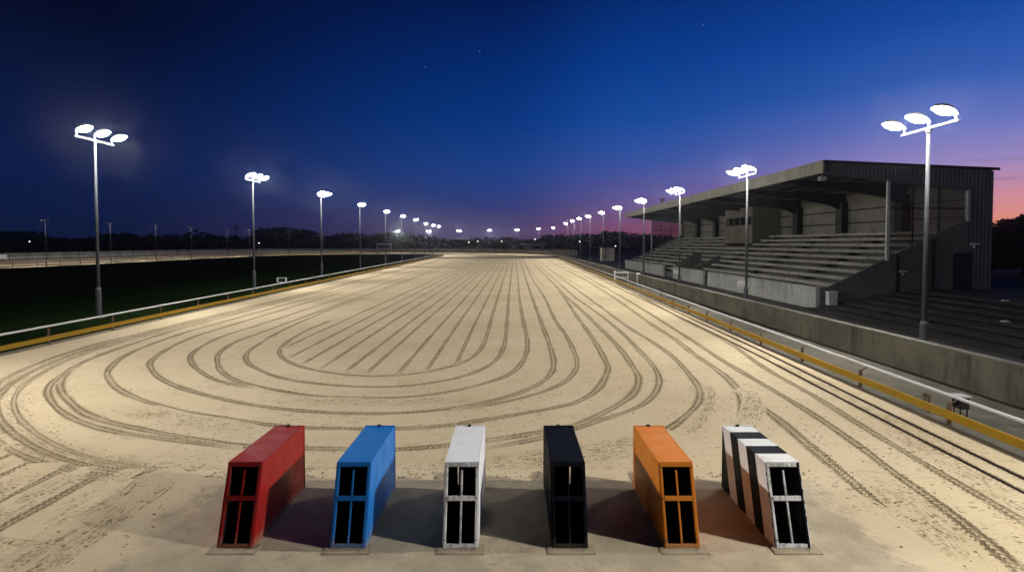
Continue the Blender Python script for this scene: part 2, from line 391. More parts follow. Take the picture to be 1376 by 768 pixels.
def sky_ramp(stops):
    k = wn.new('ShaderNodeValToRGB'); k.color_ramp.interpolation = 'EASE' if False else 'LINEAR'
    e = k.color_ramp.elements
    while len(e) < len(stops): e.new(.5)
    for q, (d, c) in zip(e, stops): q.position = d/60; q.color = (*c, 1)
    wt.links.new(WM('DIVIDE', elev, 60.0, True), k.inputs[0]); return k.outputs[0]
def s2l(r, g, b): return tuple(((v/255)/12.92 if v/255 <= .04045 else ((v/255+.055)/1.055)**2.4) for v in (r, g, b))
skyL = sky_ramp([(0, s2l(14,24,54)), (2, s2l(12,26,64)), (6, s2l(6,26,72)), (11, s2l(5,22,64)), (18, s2l(3,10,38)), (35, s2l(3,9,34)), (60, s2l(2,6,24))])
skyC = sky_ramp([(0, s2l(74,55,94)), (1.6, s2l(70,60,106)), (4, s2l(46,61,122)), (7, s2l(29,64,136)), (12, s2l(9,54,128)), (17, s2l(5,43,112)), (23, s2l(4,26,80)), (40, s2l(3,14,50)), (60, s2l(2,8,30))])
skyR = sky_ramp([(0, s2l(228,116,92)), (1.8, s2l(236,148,124)), (4, s2l(206,142,160)), (6.5, s2l(156,138,194)), (9.5, s2l(102,116,190)), (13, s2l(52,94,178)), (18, s2l(22,72,160)), (30, s2l(6,36,96)), (60, s2l(3,12,44))])
# a pinker belt low over the far bend, towards the stand
skyM = sky_ramp([(0, s2l(134,72,94)), (1.4, s2l(134,76,106)), (2.6, s2l(114,78,122)), (5, s2l(88,84,148)), (8, s2l(54,83,160)), (12, s2l(24,74,156)), (17, s2l(10,60,142)), (24, s2l(6,38,106)), (40, s2l(4,18,60)), (60, s2l(2,9,34))])
def seg(a, b): 
    k = wn.new('ShaderNodeMapRange'); k.interpolation_type = 'SMOOTHSTEP'
    wt.links.new(azim, k.inputs['Value']); k.inputs['From Min'].default_value = a; k.inputs['From Max'].default_value = b
    return k.outputs[0]
sky = WMix(seg(-38, 3), skyL, skyC); sky = WMix(seg(-2, 14), sky, skyM); sky = WMix(seg(12, 44), sky, skyR); sky = WMix(seg(75, 170), sky, skyL)
# thin dark cloud bars lying along the horizon
cv = wn.new('ShaderNodeCombineXYZ'); wt.links.new(WM('MULTIPLY', azim, .055), cv.inputs[0]); wt.links.new(WM('MULTIPLY', elev, .85), cv.inputs[1])
cn = wn.new('ShaderNodeTexNoise'); cn.inputs['Scale'].default_value = 1.15; cn.inputs['Detail'].default_value = 5; cn.inputs['Roughness'].default_value = .5
wt.links.new(cv.outputs[0], cn.inputs['Vector'])
cm = wn.new('ShaderNodeMapRange'); cm.interpolation_type = 'SMOOTHSTEP'; wt.links.new(cn.outputs['Fac'], cm.inputs['Value'])
cm.inputs['From Min'].default_value = .53; cm.inputs['From Max'].default_value = .66
low = wn.new('ShaderNodeMapRange'); wt.links.new(elev, low.inputs['Value']); low.inputs['From Min'].default_value = 8.5; low.inputs['From Max'].default_value = 3.5
cf = WM('MULTIPLY', WM('MULTIPLY', WM('MULTIPLY', cm.outputs[0], low.outputs[0]), seg(-16, 4)), .62)
dark = WMix(.5, sky, s2l(70,58,104)); sky = WMix(cf, sky, dark)
# three faint stars
for px, py in ((645, 72), (573, 93), (942, 37)):
    d = Vector(((px-688)/760, 1, (327-py)/760)).normalized()
    vd = wn.new('ShaderNodeVectorMath'); vd.operation = 'DISTANCE'; wt.links.new(tcw.outputs['Generated'], vd.inputs[0]); vd.inputs[1].default_value = d
    sky = WMix(WM('MULTIPLY', WM('LESS_THAN', vd.outputs['Value'], .0009), .28), sky, (.5, .6, .8))
wt.links.new(sky, bg.inputs['Color']); bg.inputs['Strength'].default_value = 1.0

# ------------------------------------------------------------------ track outline (metres; camera stands over the start looking along +Y)
def xl(y): return -16.55 - .0235*y
def xr(y): return 8.72 + .0215*y
YI, YO = 168., 165.
CI, RIX, RIY = (xl(YI)-76)/2, (xl(YI)+76)/2, 34.
CO, ROX, ROY = (xr(YO)-98)/2, (xr(YO)+98)/2, 66.
def inner(t):       # t 0..3: home straight, bend, back straight
    if t <= 1: y = -7+(YI+7)*t; return (xl(y), y)
    if t <= 2: a = math.pi*(t-1); return (CI+RIX*math.cos(a), YI+RIY*math.sin(a))
    return (-76, YI-(YI+10)*(t-2))
def outer(t):
    if t <= 1: y = -7+(YO+7)*t; return (xr(y), y)
    if t <= 2: a = math.pi*(t-1); return (CO+ROX*math.cos(a), YO+ROY*math.sin(a))
    return (-98, YO-(YO+10)*(t-2))
def offset(path, d):
    out = []
    for k, p in enumerate(path):
        a, b = path[max(k-1, 0)], path[min(k+1, len(path)-1)]
        n = Vector((b[1]-a[1], -(b[0]-a[0]))).normalized()
        out.append((p[0]+n.x*d, p[1]+n.y*d))
    return out
def resample(path, step):
    out = [path[0]]; acc = 0
    for a, b in zip(path, path[1:]):
        L = math.dist(a, b)
        while acc + L >= step:
            f = (step-acc)/L; a = (a[0]+(b[0]-a[0])*f, a[1]+(b[1]-a[1])*f); out.append(a); L = math.dist(a, b); acc = 0
        acc += L
    return out
TS = [k/60 for k in range(61)] + [1+k/64 for k in range(1, 65)] + [2+k/12 for k in range(1, 13)]
IN = [inner(t) for t in TS]; OUT = [outer(t) for t in TS]

# ------------------------------------------------------------------ ground
g = MB(); NS = 64
for k in range(NS):
    a, b = 2*math.pi*k/NS, 2*math.pi*(k+1)/NS
    g.poly([(0,0,-.06), (4000*math.cos(a), 4000*math.sin(a), -.06), (4000*math.cos(b), 4000*math.sin(b), -.06)])
g.build('ground', m_ground(), kind='structure')

MS, MRUT = m_sand(), m_rut()
s = MB()
for k in range(len(TS)-1):
    for j in range(8):
        q = lambda kk, jj: (IN[kk][0]+(OUT[kk][0]-IN[kk][0])*jj/8, IN[kk][1]+(OUT[kk][1]-IN[kk][1])*jj/8, 0)
        s.poly([q(k,j), q(k,j+1), q(k+1,j+1), q(k+1,j)])
uvs, ruts = {}, {}
def spline(p, step=.16):
    out = []
    for i in range(len(p)-1):
        p0, p1, p2, p3 = (Vector(p[max(0, min(len(p)-1, i+d))]) for d in (-1, 0, 1, 2))
        n = max(1, int((p2-p1).length/step))
        for k in range(n):
            t = k/n
            out.append(.5*((2*p1)+(p2-p0)*t+(2*p0-5*p1+4*p2-p3)*t*t+(3*p1-p0-3*p2+p3)*t**3))
    out.append(Vector(p[-1])); return out
def smooth(p, n=6):
    for _ in range(n): p = [p[0]] + [(p[k-1]+p[k]*2+p[k+1])/4 for k in range(1, len(p)-1)] + [p[-1]]
    return p
def rut(pts, hw, se, ee, style, lvl, fade0=.8, fade1=.8, strength=1.0):
    p = smooth(spline([Vector(q) for q in pts]), 10)
    if se:                                                       # start and end carry on up the straight
        top = p[0]; y1 = min(150, top.y+110); n = 60
        p = [Vector((top.x + (xl(y1)-xl(top.y))*.5*(((1-k/n)*(y1-top.y))/(y1-top.y)), y1-(y1-top.y)*k/n)) for k in range(n)] + p
    if ee:
        top = p[-1]; y1 = min(160, top.y+120); n = 60
        p += [Vector((top.x + .004*(y1-top.y)*k/n, top.y+(y1-top.y)*k/n)) for k in range(1, n+1)]
    L = [0]
    for a, b in zip(p, p[1:]): L.append(L[-1]+(b-a).length)
    z = .0022 + .00005*lvl
    ring = []
    for k, q in enumerate(p):
        d = (p[min(k+1, len(p)-1)] - p[max(k-1, 0)]).normalized(); nrm = Vector((-d.y, d.x))
        wob = 1 + .12*math.sin(L[k]*1.3+lvl) + .08*math.sin(L[k]*3.1+2*lvl)
        f0 = 1 if se else min(1, L[k]/fade0); f1 = 1 if ee else min(1, (L[-1]-L[k])/fade1)
        far = max(.5, 1-max(0, q.y-60)/220)
        f = f0*f1*strength*far
        row = []
        for v in (-1, -.5, 0, .5, 1):
            i = len(s.v); w_ = hw*(.82 if style < 2 else 1.0)*wob*(1-.32*max(0, min(1, (q.y-18)/50)))
            s.v.append((q.x+nrm.x*v*w_, q.y+nrm.y*v*w_, z)); uvs[i] = (L[k], v); ruts[i] = (f, style, w_); row.append(i)
        ring.append(row)
    for a, b in zip(ring, ring[1:]):
        for j in range(4):
            s.f.append([a[j+1], a[j], b[j], b[j+1]]); s.m.append(1)
for n_, (pts, hw, se, ee, style) in enumerate(RUTS): rut(pts, hw, se, ee, style, n_)
lv = len(RUTS)
for x0, ya, st in ((-9.9,31,.7), (-11.3,34,.7), (-12.2,38,.6), (-13.4,34,.6), (-14.6,40,.6), (-15.6,44,.5), (-16.4,34,.5), (2.9,46,.5), (6.0,44,.6), (8.0,40,.6)):
    rut([(x0-.05, ya), (x0-.2, ya+14), (x0-.5, ya+30)], .13, 0, 1, 0, lv, 6, 1, st); lv += 1
# the outermost sweep: two wheel tracks and the loose sand between them
for dx, hw, st in ((0, .15, 1.0), (.34, .12, .7), (-.36, .14, .9)):
    rut([(x+dx*.9, y+dx*.35) for x, y in RUTS[-7][0]], hw, 1, 0, 1, lv, 1, .8, st); lv += 1
for x0, y0, y1, hw, st in ((-8.55,5.6,9.6,.10,.8), (-7.1,5.0,9.4,.22,1), (-6.3,5.0,9.3,.26,1), (-5.4,5.0,9.2,.30,1), (-5.05,5.2,9.0,.12,.8), (-9.4,8,10.6,.10,.7)):
    rut([(x0, y0), (x0+.06, (y0+y1)/2), (x0+.02, y1)], hw, 0, 0, 2 if hw > .15 else 1, lv, .6, .6, st); lv += 1
for pts, hw in (([(-1.6,9.3), (.2,9.6), (2.2,10.3), (3.4,11.0)], .5), ([(-5.6,13.6), (-3,13.2), (-.6,13.6)], .35), ([(-8.9,12.9), (-7,11.9), (-5,11.2)], .4),
                ([(5.3,6.2), (5.6,7.6), (5.9,9.2)], .35), ([(7.3,6.8), (7.5,9), (7.8,12)], .4), ([(4.3,9.2), (4.9,8.4), (5.2,7.2)], .35), ([(-6.2,7.0), (-5.9,8.4), (-5.3,9.2)], .5),
                ([(-4.7,9.25), (-2,9.05), (.6,9.1), (3.5,9.0)], .3), ([(-7.9,6.4), (-7.8,8.2), (-7.9,9.6)], .35), ([(8.0,9.5), (8.25,14), (8.6,20)], .3)):
    rut(pts, hw, 0, 0, 2, lv, 1.0, 1.0, .75); lv += 1
for off in (-.50, -.93):
    rut([(outer(t/40)[0]+off-.30*max(0, min(1, (19-outer(t/40)[1])/11))+.16*max(0, min(1, (outer(t/40)[1]-14)/20)), outer(t/40)[1]) for t in range(1, 30)], .14, 0, 0, 1, lv, 1, 9, .9); lv += 1
trk = s.build('sand_track', [MS, MRUT], kind='structure')
me = trk.data
uvl = me.uv_layers.new(name='UVMap'); attr = me.attributes.new('rut', 'FLOAT_COLOR', 'POINT')
for lp in me.loops:
    if lp.vertex_index in uvs: uvl.data[lp.index].uv = uvs[lp.vertex_index]
for i, (f, st, hw) in ruts.items(): attr.data[i].color = (f, st, hw, 1)

# concrete starting pad, its sheet a little above the sand
a = MB(); a.box(-5.2, 5.2, 3, 9.25, -.02, .0075); a.build('concrete_apron', m_apron(), kind='structure')

def strip(name, A, B, z, m):
    q = MB()
    for k in range(len(A)-1): q.poly([(*A[k], z), (*B[k], z), (*B[k+1], z), (*A[k+1], z)])
    return q.build(name, m, kind='structure')
MT, MP = m_tarmac(), m_path()
# infield lawn: fan inside the inner edge
q = MB(); IV = offset(IN, -.45)
ins = IV[:]; 
mids = [(-47.5, max(-5, min(165, p[1]))) for p in ins]
for k in range(len(ins)-1):
    pts = [(*ins[k], -.015), (*ins[k+1], -.015), (*mids[k+1], -.015)] + ([(*mids[k], -.015)] if mids[k] != mids[k+1] else [])
    q.poly(pts)
q.build('infield_lawn', m_grass(), kind='structure')
MVERGE = m_concrete('verge_dirt', (.15, .12, .08), (.26, .21, .14), (.05, .045, .035))
strip('verge', offset(IN, -.46), offset(IN, .05), -.006, MVERGE)
k1 = 62
strip('service_path', offset(OUT[:k1], .0), offset(OUT[:k1], 3.2), -.004, MP)
f = MB(); f.box(10.5, 70, -10, 175, -.05, -.018); f.build('forecourt', MT, kind='structure')
strip('outer_verge', offset(OUT[60:], .0), offset(OUT[60:], 7), -.02, MVERGE)

# ------------------------------------------------------------------ running rails
M_WR = m_paint('rail_white', (.74, .74, .72), .4, dirt=.25, chips=.3, bumpy=.1)
M_YB = m_paint('board_yellow', (.37, .215, .010), .5, dirt=.4, chips=.4, bumpy=.1)
M_PST = m_plain('rusty_post', (.13, .085, .05), .8)
def rail(name, path, side, label, group, step, zw, zy, woff, lim=100):
    root = empty(name, (*path[0], 0))
    P = Vector((*path[0], 0))
    def ribbon(off, z0, z1, th):
        m = MB(); A = offset(path, off-th/2); B = offset(path, off+th/2)
        for k in range(len(A)-1):
            c = [(*A[k], z0), (*B[k], z0), (*B[k+1], z0), (*A[k+1], z0)]; c = [tuple(Vector(v)-P) for v in c]
            t = [(x, y, z1) for x, y, z in c]
            n = len(m.v); m.v += c+t
            m.f += [[n,n+1,n+2,n+3], [n+4,n+7,n+6,n+5], [n,n+3,n+7,n+4], [n+1,n+5,n+6,n+2]]; m.m += [0]*4
            if k == 0: m.f.append([n,n+1,n+5,n+4]); m.m.append(0)
        return m
    t = MB(); t.tube([Vector((*p, zw))-P for p in offset(path, woff)], .036, 8); t.build('top_rail', M_WR, root, smooth=True)
    ribbon(0, zy-.085, zy+.085, .045).build('kick_board', M_YB, root)
    po = MB(); sgn = 1 if woff > 0 else -1
    po.box(-.03, .03, -.035, .035, -.1, zw-.08); po.bar((0,0,zw-.11), (woff-.055*sgn, 0, zw-.015), .03, .02)
    pr = None; n = 0
    spots = resample(offset(path, .055*sgn), step)
    for k, p in enumerate(spots[:lim]):
        d = Vector(spots[min(k+1, len(spots)-1)]) - Vector(spots[max(k-1, 0)])
        o = po.build('post', M_PST, root) if pr is None else pr.copy()
        if pr is None: pr = o
        else: col.objects.link(o); o.parent = root
        o.location = Vector((*p, 0))-P; o.rotation_euler = (0, 0, math.atan2(d.y, d.x)-math.pi/2)
    return tag(root, label, 'rail', group)
fine = lambda p: [q for q in p]
inner_home = offset([inner(t/100) for t in range(0, 101)] + [inner(1+t/60) for t in range(1, 31)], -.18)
inner_back = offset([inner(1.5+t/60) for t in range(0, 31)] + [inner(2+t/20) for t in range(1, 21)], -.18)
outer_home = offset([outer(t/100) for t in range(0, 101)], .02)
outer_far = offset([outer(1+t/60) for t in range(0, 61)] + [outer(2+t/20) for t in range(1, 21)], .22)
rail('running_rail', inner_home, -1, 'white and yellow running rail between the dark infield and the sand straight', None, 3.5, .66, .22, -.10, 62)
rail('running_rail', outer_home, 1, 'white and yellow running rail beside the concrete path and wall', None, 3.1, .54, .22, .25, 62)
rail('running_rail', inner_back, -1, 'thin running rail along the infield edge of the back straight', None, 4.5, .9, .25, -.10, 60)
rail('running_rail', outer_far, 1, 'running rail curving round the outside of the far bend', None, 5.5, .95, .27, .10, 70)

# hare rail: two dark low steel strips set in the sand beside the outer rail
M_HR = m_plain('hare_rail_steel', (.02, .014, .010), .9, .0, spec=.05)
hr = empty('hare_rail', (*outer(0), 0)); P0 = Vector((*outer(0), 0))
for off, hh in ((-.50, .016), (-.93, .014)):
    m = MB(); pth = [outer(t/160) for t in range(0, 161)]
    fan = lambda y: off - .30*max(0, min(1, (19-y)/11)) + .16*max(0, min(1, (y-14)/20))
    A = [(x+fan(y)-.03, y) for x, y in pth]; B = [(x+fan(y)+.03, y) for x, y in pth]
    for k in range(len(A)-1):
        wv = .012*math.sin(k*1.7+off*9)
        n = len(m.v)
        for X_, z_ in ((A[k], -.01), (B[k], -.01), (B[k+1], -.01), (A[k+1], -.01), (A[k], hh), (B[k], hh), (B[k+1], hh), (A[k+1], hh)):
            m.v.append((X_[0]-P0.x, X_[1]-P0.y, z_))
        m.f += [[n+4,n+5,n+6,n+7], [n,n+4,n+7,n+3], [n+1,n+2,n+6,n+5]]; m.m += [0]*3
        if k == 0: m.f.append([n,n+1,n+5,n+4]); m.m.append(0)
    m.build('rail_strip', M_HR, hr)
tag(hr, 'twin dark hare rail strips sunk in the sand beside the yellow board', 'hare rail')

# ------------------------------------------------------------------ concrete wall along the path
M_WALL = m_concrete('wall_concrete', (.13, .118, .088), (.22, .20, .15), (.055, .048, .035), 1.0, .75)
M_CAP = m_concrete('wall_cap', (.13, .122, .10), (.20, .187, .155), (.12, .11, .09), 1.0, .4)
wall_path = [(11.72-.006*y if y < 60 else 11.36+.012*(y-60), y) for y in [-8+4*k for k in range(42)]]
wr = empty('concrete_wall', (11.8, 0, 0)); PW = Vector((11.8, 0, 0))
def wall_run(y0, y1, top, th, name, m, z0=-.05, dx=0, par=None):
    q = MB(); pts = [p for p in wall_path if y0 <= p[1] <= y1]
    for a_, b_ in zip(pts, pts[1:]):
        for (x0_, x1_) in ((dx, th+dx),):
            c = [(a_[0]+x0_, a_[1]), (a_[0]+x1_, a_[1]), (b_[0]+x1_, b_[1]), (b_[0]+x0_, b_[1])]
            q.solid([(x-PW.x, y, z0) for x, y in c], [(x-PW.x, y, top) for x, y in c])
    return q.build(name, m, par)
wall_run(-8, 160, .90, .24, 'wall_body', M_WALL, par=wr)
wall_run(-8, 160, .952, .30, 'coping', M_CAP, .903, -.03, par=wr)
tag(wr, 'long stained concrete wall with pale coping running beside the track path', 'wall')

# ------------------------------------------------------------------ starting traps
M_BLK = m_plain('trap_inside_shade', (.022, .020, .019), .9)
M_PLATE = m_concrete('trap_plate', (.30, .245, .165), (.42, .345, .235), (.08, .07, .05), 4)
M_KNOB = m_plain('trap_knob', (.01, .01, .011), .5)
TW, TD, TH, SL = .222, 1.76, .95, .33
def trap(x, shell, frame, label, frame_r=None, cross=None, xs=0):
    r = empty('starting_trap', (x, 6.81, .0075))
    t = .022
    b = MB()
    yz = [(0, 0), (TD, 0), (TD, TH), (SL, TH)]
    b.prism_x(yz, -TW, -TW+t); b.prism_x(yz, TW-t, TW)
    b.solid([(-TW+t, SL+.002, TH-t), (TW-t, SL+.002, TH-t), (TW-t, TD, TH-t), (-TW+t, TD, TH-t)], [(-TW+t, SL+.002, TH-.001), (TW-t, SL+.002, TH-.001), (TW-t, TD, TH-.001), (-TW+t, TD, TH-.001)])
    if xs == 0: b.box(-TW+t, TW-t, TD-t, TD-.001, 0, TH-t)
    else:
        for x0, x1, z0, z1 in ((-TW+t, xs-.011, 0, TH-t), (xs+.011, TW-t, 0, TH-t), (xs-.011, xs+.011, 0, .05), (xs-.011, xs+.011, .38, TH-t)):
            b.box(x0, x1, TD-t, TD-.001, z0, z1)
    b.build('shell', shell, r, bevel=.004)
    ln = MB(); e = .003; yi = [(.05, .004), (TD-t-e, .004), (TD-t-e, TH-t-e), (SL+.05, TH-t-e)]
    ln.prism_x(yi, -TW+t+e, -TW+t+e+.004); ln.prism_x(yi, TW-t-e-.004, TW-t-e)
    ln.box(-TW+t+.01, TW-t-.01, SL+.06, TD-t-e-.01, TH-t-e-.006, TH-t-e-.002)
    rear = ((-TW+t+.008, TW-t-.008, .01, TH-t-.02),) if xs == 0 else ((-TW+t+.008, xs-.012, .01, TH-t-.02), (xs+.012, TW-t-.008, .01, TH-t-.02), (xs-.012, xs+.012, .39, TH-t-.02))
    for x0, x1, z0, z1 in rear:
        if x1 > x0: ln.box(x0, x1, TD-t-.012, TD-t-.006, z0, z1)
    ln.box(-TW+t+.01, TW-t-.01, .06, TD-t-.02, .002, .006)
    ln.build('shade_lining', M_BLK, r)  # dark sheets added inside; their colour makes the hollow read as shade
    # front gate in its slanted plane
    L = math.hypot(SL, TH); dy, dz = SL/L, TH/L; ny, nz = -dz, dy
    def slab(mb, x0, x1, a0, a1, d0, d1):
        def P(x_, a_, d_): return (x_, a_*dy+d_*ny, a_*dz+d_*nz)
        mb.solid([P(x0,a0,d0), P(x1,a0,d0), P(x1,a0,d1), P(x0,a0,d1)], [P(x0,a1,d0), P(x1,a1,d0), P(x1,a1,d1), P(x0,a1,d1)])
    fr = MB(); fx = TW-.014; sw = .032
    slab(fr, -fx, -fx+sw, .012, L-.012, -.03, .014)
    if frame_r is None: slab(fr, fx-sw, fx, .012, L-.012, -.03, .014)
    slab(fr, -fx+sw, fx-sw, .012, .058, -.03, .012); slab(fr, -fx+sw, fx-sw, L-.060, L-.012, -.03, .012)
    fo = fr.build('gate_frame', frame, r, bevel=.004)
    if frame_r is not None:
        f2 = MB(); slab(f2, fx-sw, fx, .012, L-.012, -.03, .014); o2 = f2.build('gate_stile', frame_r, r, bevel=.004)
    c = MB(); slab(c, -fx+sw+.001, fx-sw-.001, .545, .605, -.02, .018); c.build('crossbar', cross or frame, r, bevel=.004)
    for a0, a1 in ((.059, .544), (.606, L-.10)):
        v = MB(); slab(v, -.013, .013, a0, a1, -.016, .004); v.build('gate_bar', cross or frame, r, bevel=.005)
    fl = MB()
    for x0, x1 in ((-TW-.007, -TW-.0005), (TW+.0005, TW+.007)): fl.box(x0, x1, TD-.028, TD-.002, .01, TH+.006)
    fl.box(-TW-.0005, TW+.0005, TD-.028, TD-.002, TH+.0005, TH+.006); fl.build('rear_flange', shell, r)
    bo = MB()
    for x_ in (-fx+sw*.5, fx-sw*.5):
        for a_ in (.10, .575, L-.06):
            p_ = Vector((x_, a_*dy+.014*ny, a_*dz+.014*nz)); bo.tube([p_, p_+Vector((0, ny, nz))*.007], .009, 8)
    bo.build('gate_bolt', M_KNOB, r)
    kn = MB(); kn.tube([(-.01, TD-.03, TH), (-.01, TD-.03, TH+.018)], .022, 10); kn.tube([(-.01, TD-.03, TH+.014), (-.01, TD-.03, TH+.026)], .028, 10)
    kn.build('lifting_knob', M_KNOB, r)
    pl = MB(); pl.box(-.285, .30, -.135, .10, -.004, .010); pl.box(-.27, .285, -.12, .09, .0105, .014); pl.build('base_plate', M_PLATE, r, bevel=.003)
    return tag(r, label, 'starting trap', 'greyhound starting traps in a row')
P_ = m_paint
RED, BLUE = P_('trap_red', (.30, .012, .010), .36), P_('trap_blue', (.012, .16, .50), .38)
WHT, BLK, ORG = P_('trap_white', (.78, .78, .77), .42, dirt=.2), P_('trap_black', (.005, .006, .010), .5, chip=(.10, .10, .11), dirt=.04, mud=.15), P_('trap_orange', (.66, .20, .015), .42)
FR_R, FR_B, FR_O = P_('gate_red_shaded', (.18, .010, .008), .45), P_('gate_blue_shaded', (.010, .12, .36), .45), P_('gate_orange_shaded', (.50, .16, .015), .48)  # trap colours darkened: shade of the front faces put into the gate paint
FRW = m_worn_white()
trap(-3.40, RED, FR_R, 'dark red starting trap with slanted barred gate')
trap(-2.015, BLUE, FR_B, 'bright blue starting trap with slanted barred gate')
trap(-.637, WHT, FRW, 'plain white starting trap with worn grey-white gate', xs=-.185)
trap(.71, BLK, BLK, 'all black starting trap with pale slit showing through its gate', xs=.178)
trap(2.085, ORG, FR_O, 'orange starting trap with slanted barred gate')
trap(3.445, m_stripes(), FRW, 'black and white striped starting trap with one black gate stile', BLK, FRW)

# ------------------------------------------------------------------ floodlight masts
M_GALV = m_plain('galvanised_steel', (.095, .10, .107), .6, .1, .3, 3)
M_HEAD = m_plain('floodlight_housing', (.34, .35, .36), .45, .3)
M_LENS = m_emit('lit_lens', (1, .985, .95), 90); M_LENS.cycles.emission_sampling = 'AUTO'
M_LENS_NEAR = m_emit('lit_lens_near', (1, .985, .95), 170); M_LENS_NEAR.cycles.emission_sampling = 'AUTO'
LAMP = {}
def make_mast(sign, yaw, watts, three=True, dp_=1.0, aimyaw=0, lens=None):
    """7.5 m mast; arm lies along Y, cobra-head floodlights reach out towards sign*X"""
    r = empty('floodlight_mast')
    p = MB(); p.tube([(0,0,1.2), (0,0,7.42)], [.075, .05], 12); p.build('pole', M_GALV, r, smooth=True)
    b = MB(); b.tube([(0,0,-.1), (0,0,1.22), (0,0,1.32)], [.12, .12, .078], 12); b.box(-.2, .2, -.2, .2, -.1, .03); b.box(-.03, .03, -.128, -.11, .45, .8); b.build('base_sleeve', M_GALV, r, smooth=False)
    c = MB(); c.tube([(0,0,7.36), (0,0,7.5)], .085, 12); c.bar((0,-1.22,7.5), (0,1.22,7.5), .085, .075); c.build('crossarm', M_GALV, r)
    for i, y in enumerate((-1.1, 0, 1.1)):
        h = MB(); tilt = R(13); aim = R(42 if sign > 0 else 46); ya = yaw + (i-1)*.0
        ax = Vector((sign*math.cos(ya)*math.cos(tilt), math.sin(ya)*math.cos(tilt), math.sin(tilt)))
        sd = Vector((-sign*math.sin(ya), math.cos(ya), 0)) if sign > 0 else Vector((math.sin(ya)*1.0, math.cos(ya), 0))
        sd = (sd - ax*sd.dot(ax)).normalized()
        up = ax.cross(sd); up = up if up.z > 0 else -up
        o = Vector((0, y, 7.52))
        h.bar(o, o+Vector((0,0,.16)), .05, .05)
        prof = [(-.02,.05,.05), (.06,.11,.09), (.2,.18,.14), (.42,.25,.17), (.64,.25,.16), (.78,.17,.10), (.84,.05,.05)]
        rings = []
        base = o+Vector((0,0,.16))
        for L_, wd, ht in prof:
            n = len(h.v); rings.append(n)
            for j in range(9):
                t = math.pi*j/8; h.v.append(tuple(base+ax*L_+sd*(math.cos(t)*wd)+up*(math.sin(t)*ht)))
        for A_, B_ in zip(rings, rings[1:]):
            for j in range(8): h.f.append([A_+j, A_+j+1, B_+j+1, B_+j]); h.m.append(0)
        for A_ in (rings[0], rings[-1]): h.f.append([A_+j for j in range(9)]); h.m.append(0)
        hd = h.build('floodlight', M_HEAD, r, smooth=True)
        l = MB(); cen = base+ax*.46+up*.005; rr = []
        for q_, dp in ((1,0), (.9,.055*dp_), (.62,.095*dp_), (.25,.115*dp_)):
            n = len(l.v); rr.append(n)
            for j in range(16):
                t = 2*math.pi*j/16; l.v.append(tuple(cen+ax*(math.cos(t)*.33*q_)+sd*(math.sin(t)*.23*q_)-up*dp))
        for A_, B_ in zip(rr, rr[1:]):
            for j in range(16): l.f.append([A_+j, A_+(j+1)%16, B_+(j+1)%16, B_+j]); l.m.append(0)
        l.f.append([rr[-1]+j for j in range(16)]); l.m.append(0)
        l.build('lens', lens or M_LENS, hd, smooth=True)
        if watts and (three or i == 1):
            key = (sign, watts)
            if key not in LAMP:
                d = bpy.data.lights.new('floodlight_lamp', 'AREA'); d.shape = 'ELLIPSE'; d.size = .4; d.size_y = .3
                d.spread = R(132); d.energy = watts; d.color = (1, .975, .92); LAMP[key] = d
            lo = bpy.data.objects.new('lamp', LAMP[key]); col.objects.link(lo); lo.parent = hd
            z = (up*math.cos(aim)-ax*math.sin(aim)).normalized(); xq = (ax*math.cos(aim)+up*math.sin(aim)).normalized(); yq = z.cross(xq)
            
            if aimyaw:
                rot = Matrix.Rotation(aimyaw, 3, 'Z'); xq, yq, z = rot@xq, rot@yq, rot@z
            M = Matrix((xq, yq, z)).transposed().to_4x4(); M.translation = cen-up*.13; lo.matrix_local = M
    return r
ORD = ['first', 'second', 'third', 'fourth', 'fifth', 'sixth', 'seventh', 'eighth', 'ninth', 'tenth', 'eleventh']
W3 = 480.
mast_in0 = make_mast(1, R(-14), W3, aimyaw=R(34), lens=M_LENS_NEAR); mast_in = make_mast(1, R(-14), W3, aimyaw=R(24), lens=M_LENS_NEAR); mast_in_far = make_mast(1, R(-26), W3*3, False, aimyaw=R(26))
mast_out0 = make_mast(-1, R(-14), W3*.78, aimyaw=R(-34), lens=M_LENS_NEAR); mast_out = make_mast(-1, R(-14), W3*.85, aimyaw=R(-24), lens=M_LENS_NEAR); mast_out_far = make_mast(-1, R(-26), W3*3, False, aimyaw=R(-26))
mast_back = make_mast(-1, R(-8), 700., False, .12)
used = set()
def put(proto, x, y, h, label, group, rz=0):
    o = proto if proto.name not in used else copy_tree(proto)
    used.add(proto.name); o.location = (x, y, 0); sc_ = h/7.5; q_ = (1.0 if h < 8 else 1.08)*(.8 if 'far' in group or y > 75 else 1); o.scale = (q_, q_, sc_); o.rotation_euler = (0, 0, rz)
    return tag(o, label, 'floodlight', group)
G1, G2, G3, G4 = 'floodlight masts in the infield row', 'floodlight masts in the grandstand row', 'floodlight masts round the far bend', 'floodlight masts along the back straight'
put(make_mast(1, R(4), 2500., False), -20.0, 10.6, 8.85, 'floodlight mast of the infield row standing level with the starting traps', G1)
for i, (px, h) in enumerate(((131,8.85), (341,8.85), (432,9.0), (484,9.0), (518,9.0), (540,9.0), (557.5,9.0), (571,9.0), (581,9.0), (588.5,9.0))):
    t = (688-px)/760; y = 20.2/(t-.02); x = -t*y
    if y > 150: y = 148+ (i-6)*13; x = -t*y
    put(mast_in0 if i == 0 else mast_in if i < 3 else mast_in_far, x, y, h, ('tall floodlight mast in the infield row, %s of ten counting away from the traps' % ORD[i]), G1)
put(make_mast(-1, R(4), 1750., False), 13.0, 4.6, 7.4, 'floodlight mast of the grandstand row standing level with the starting traps', G2)
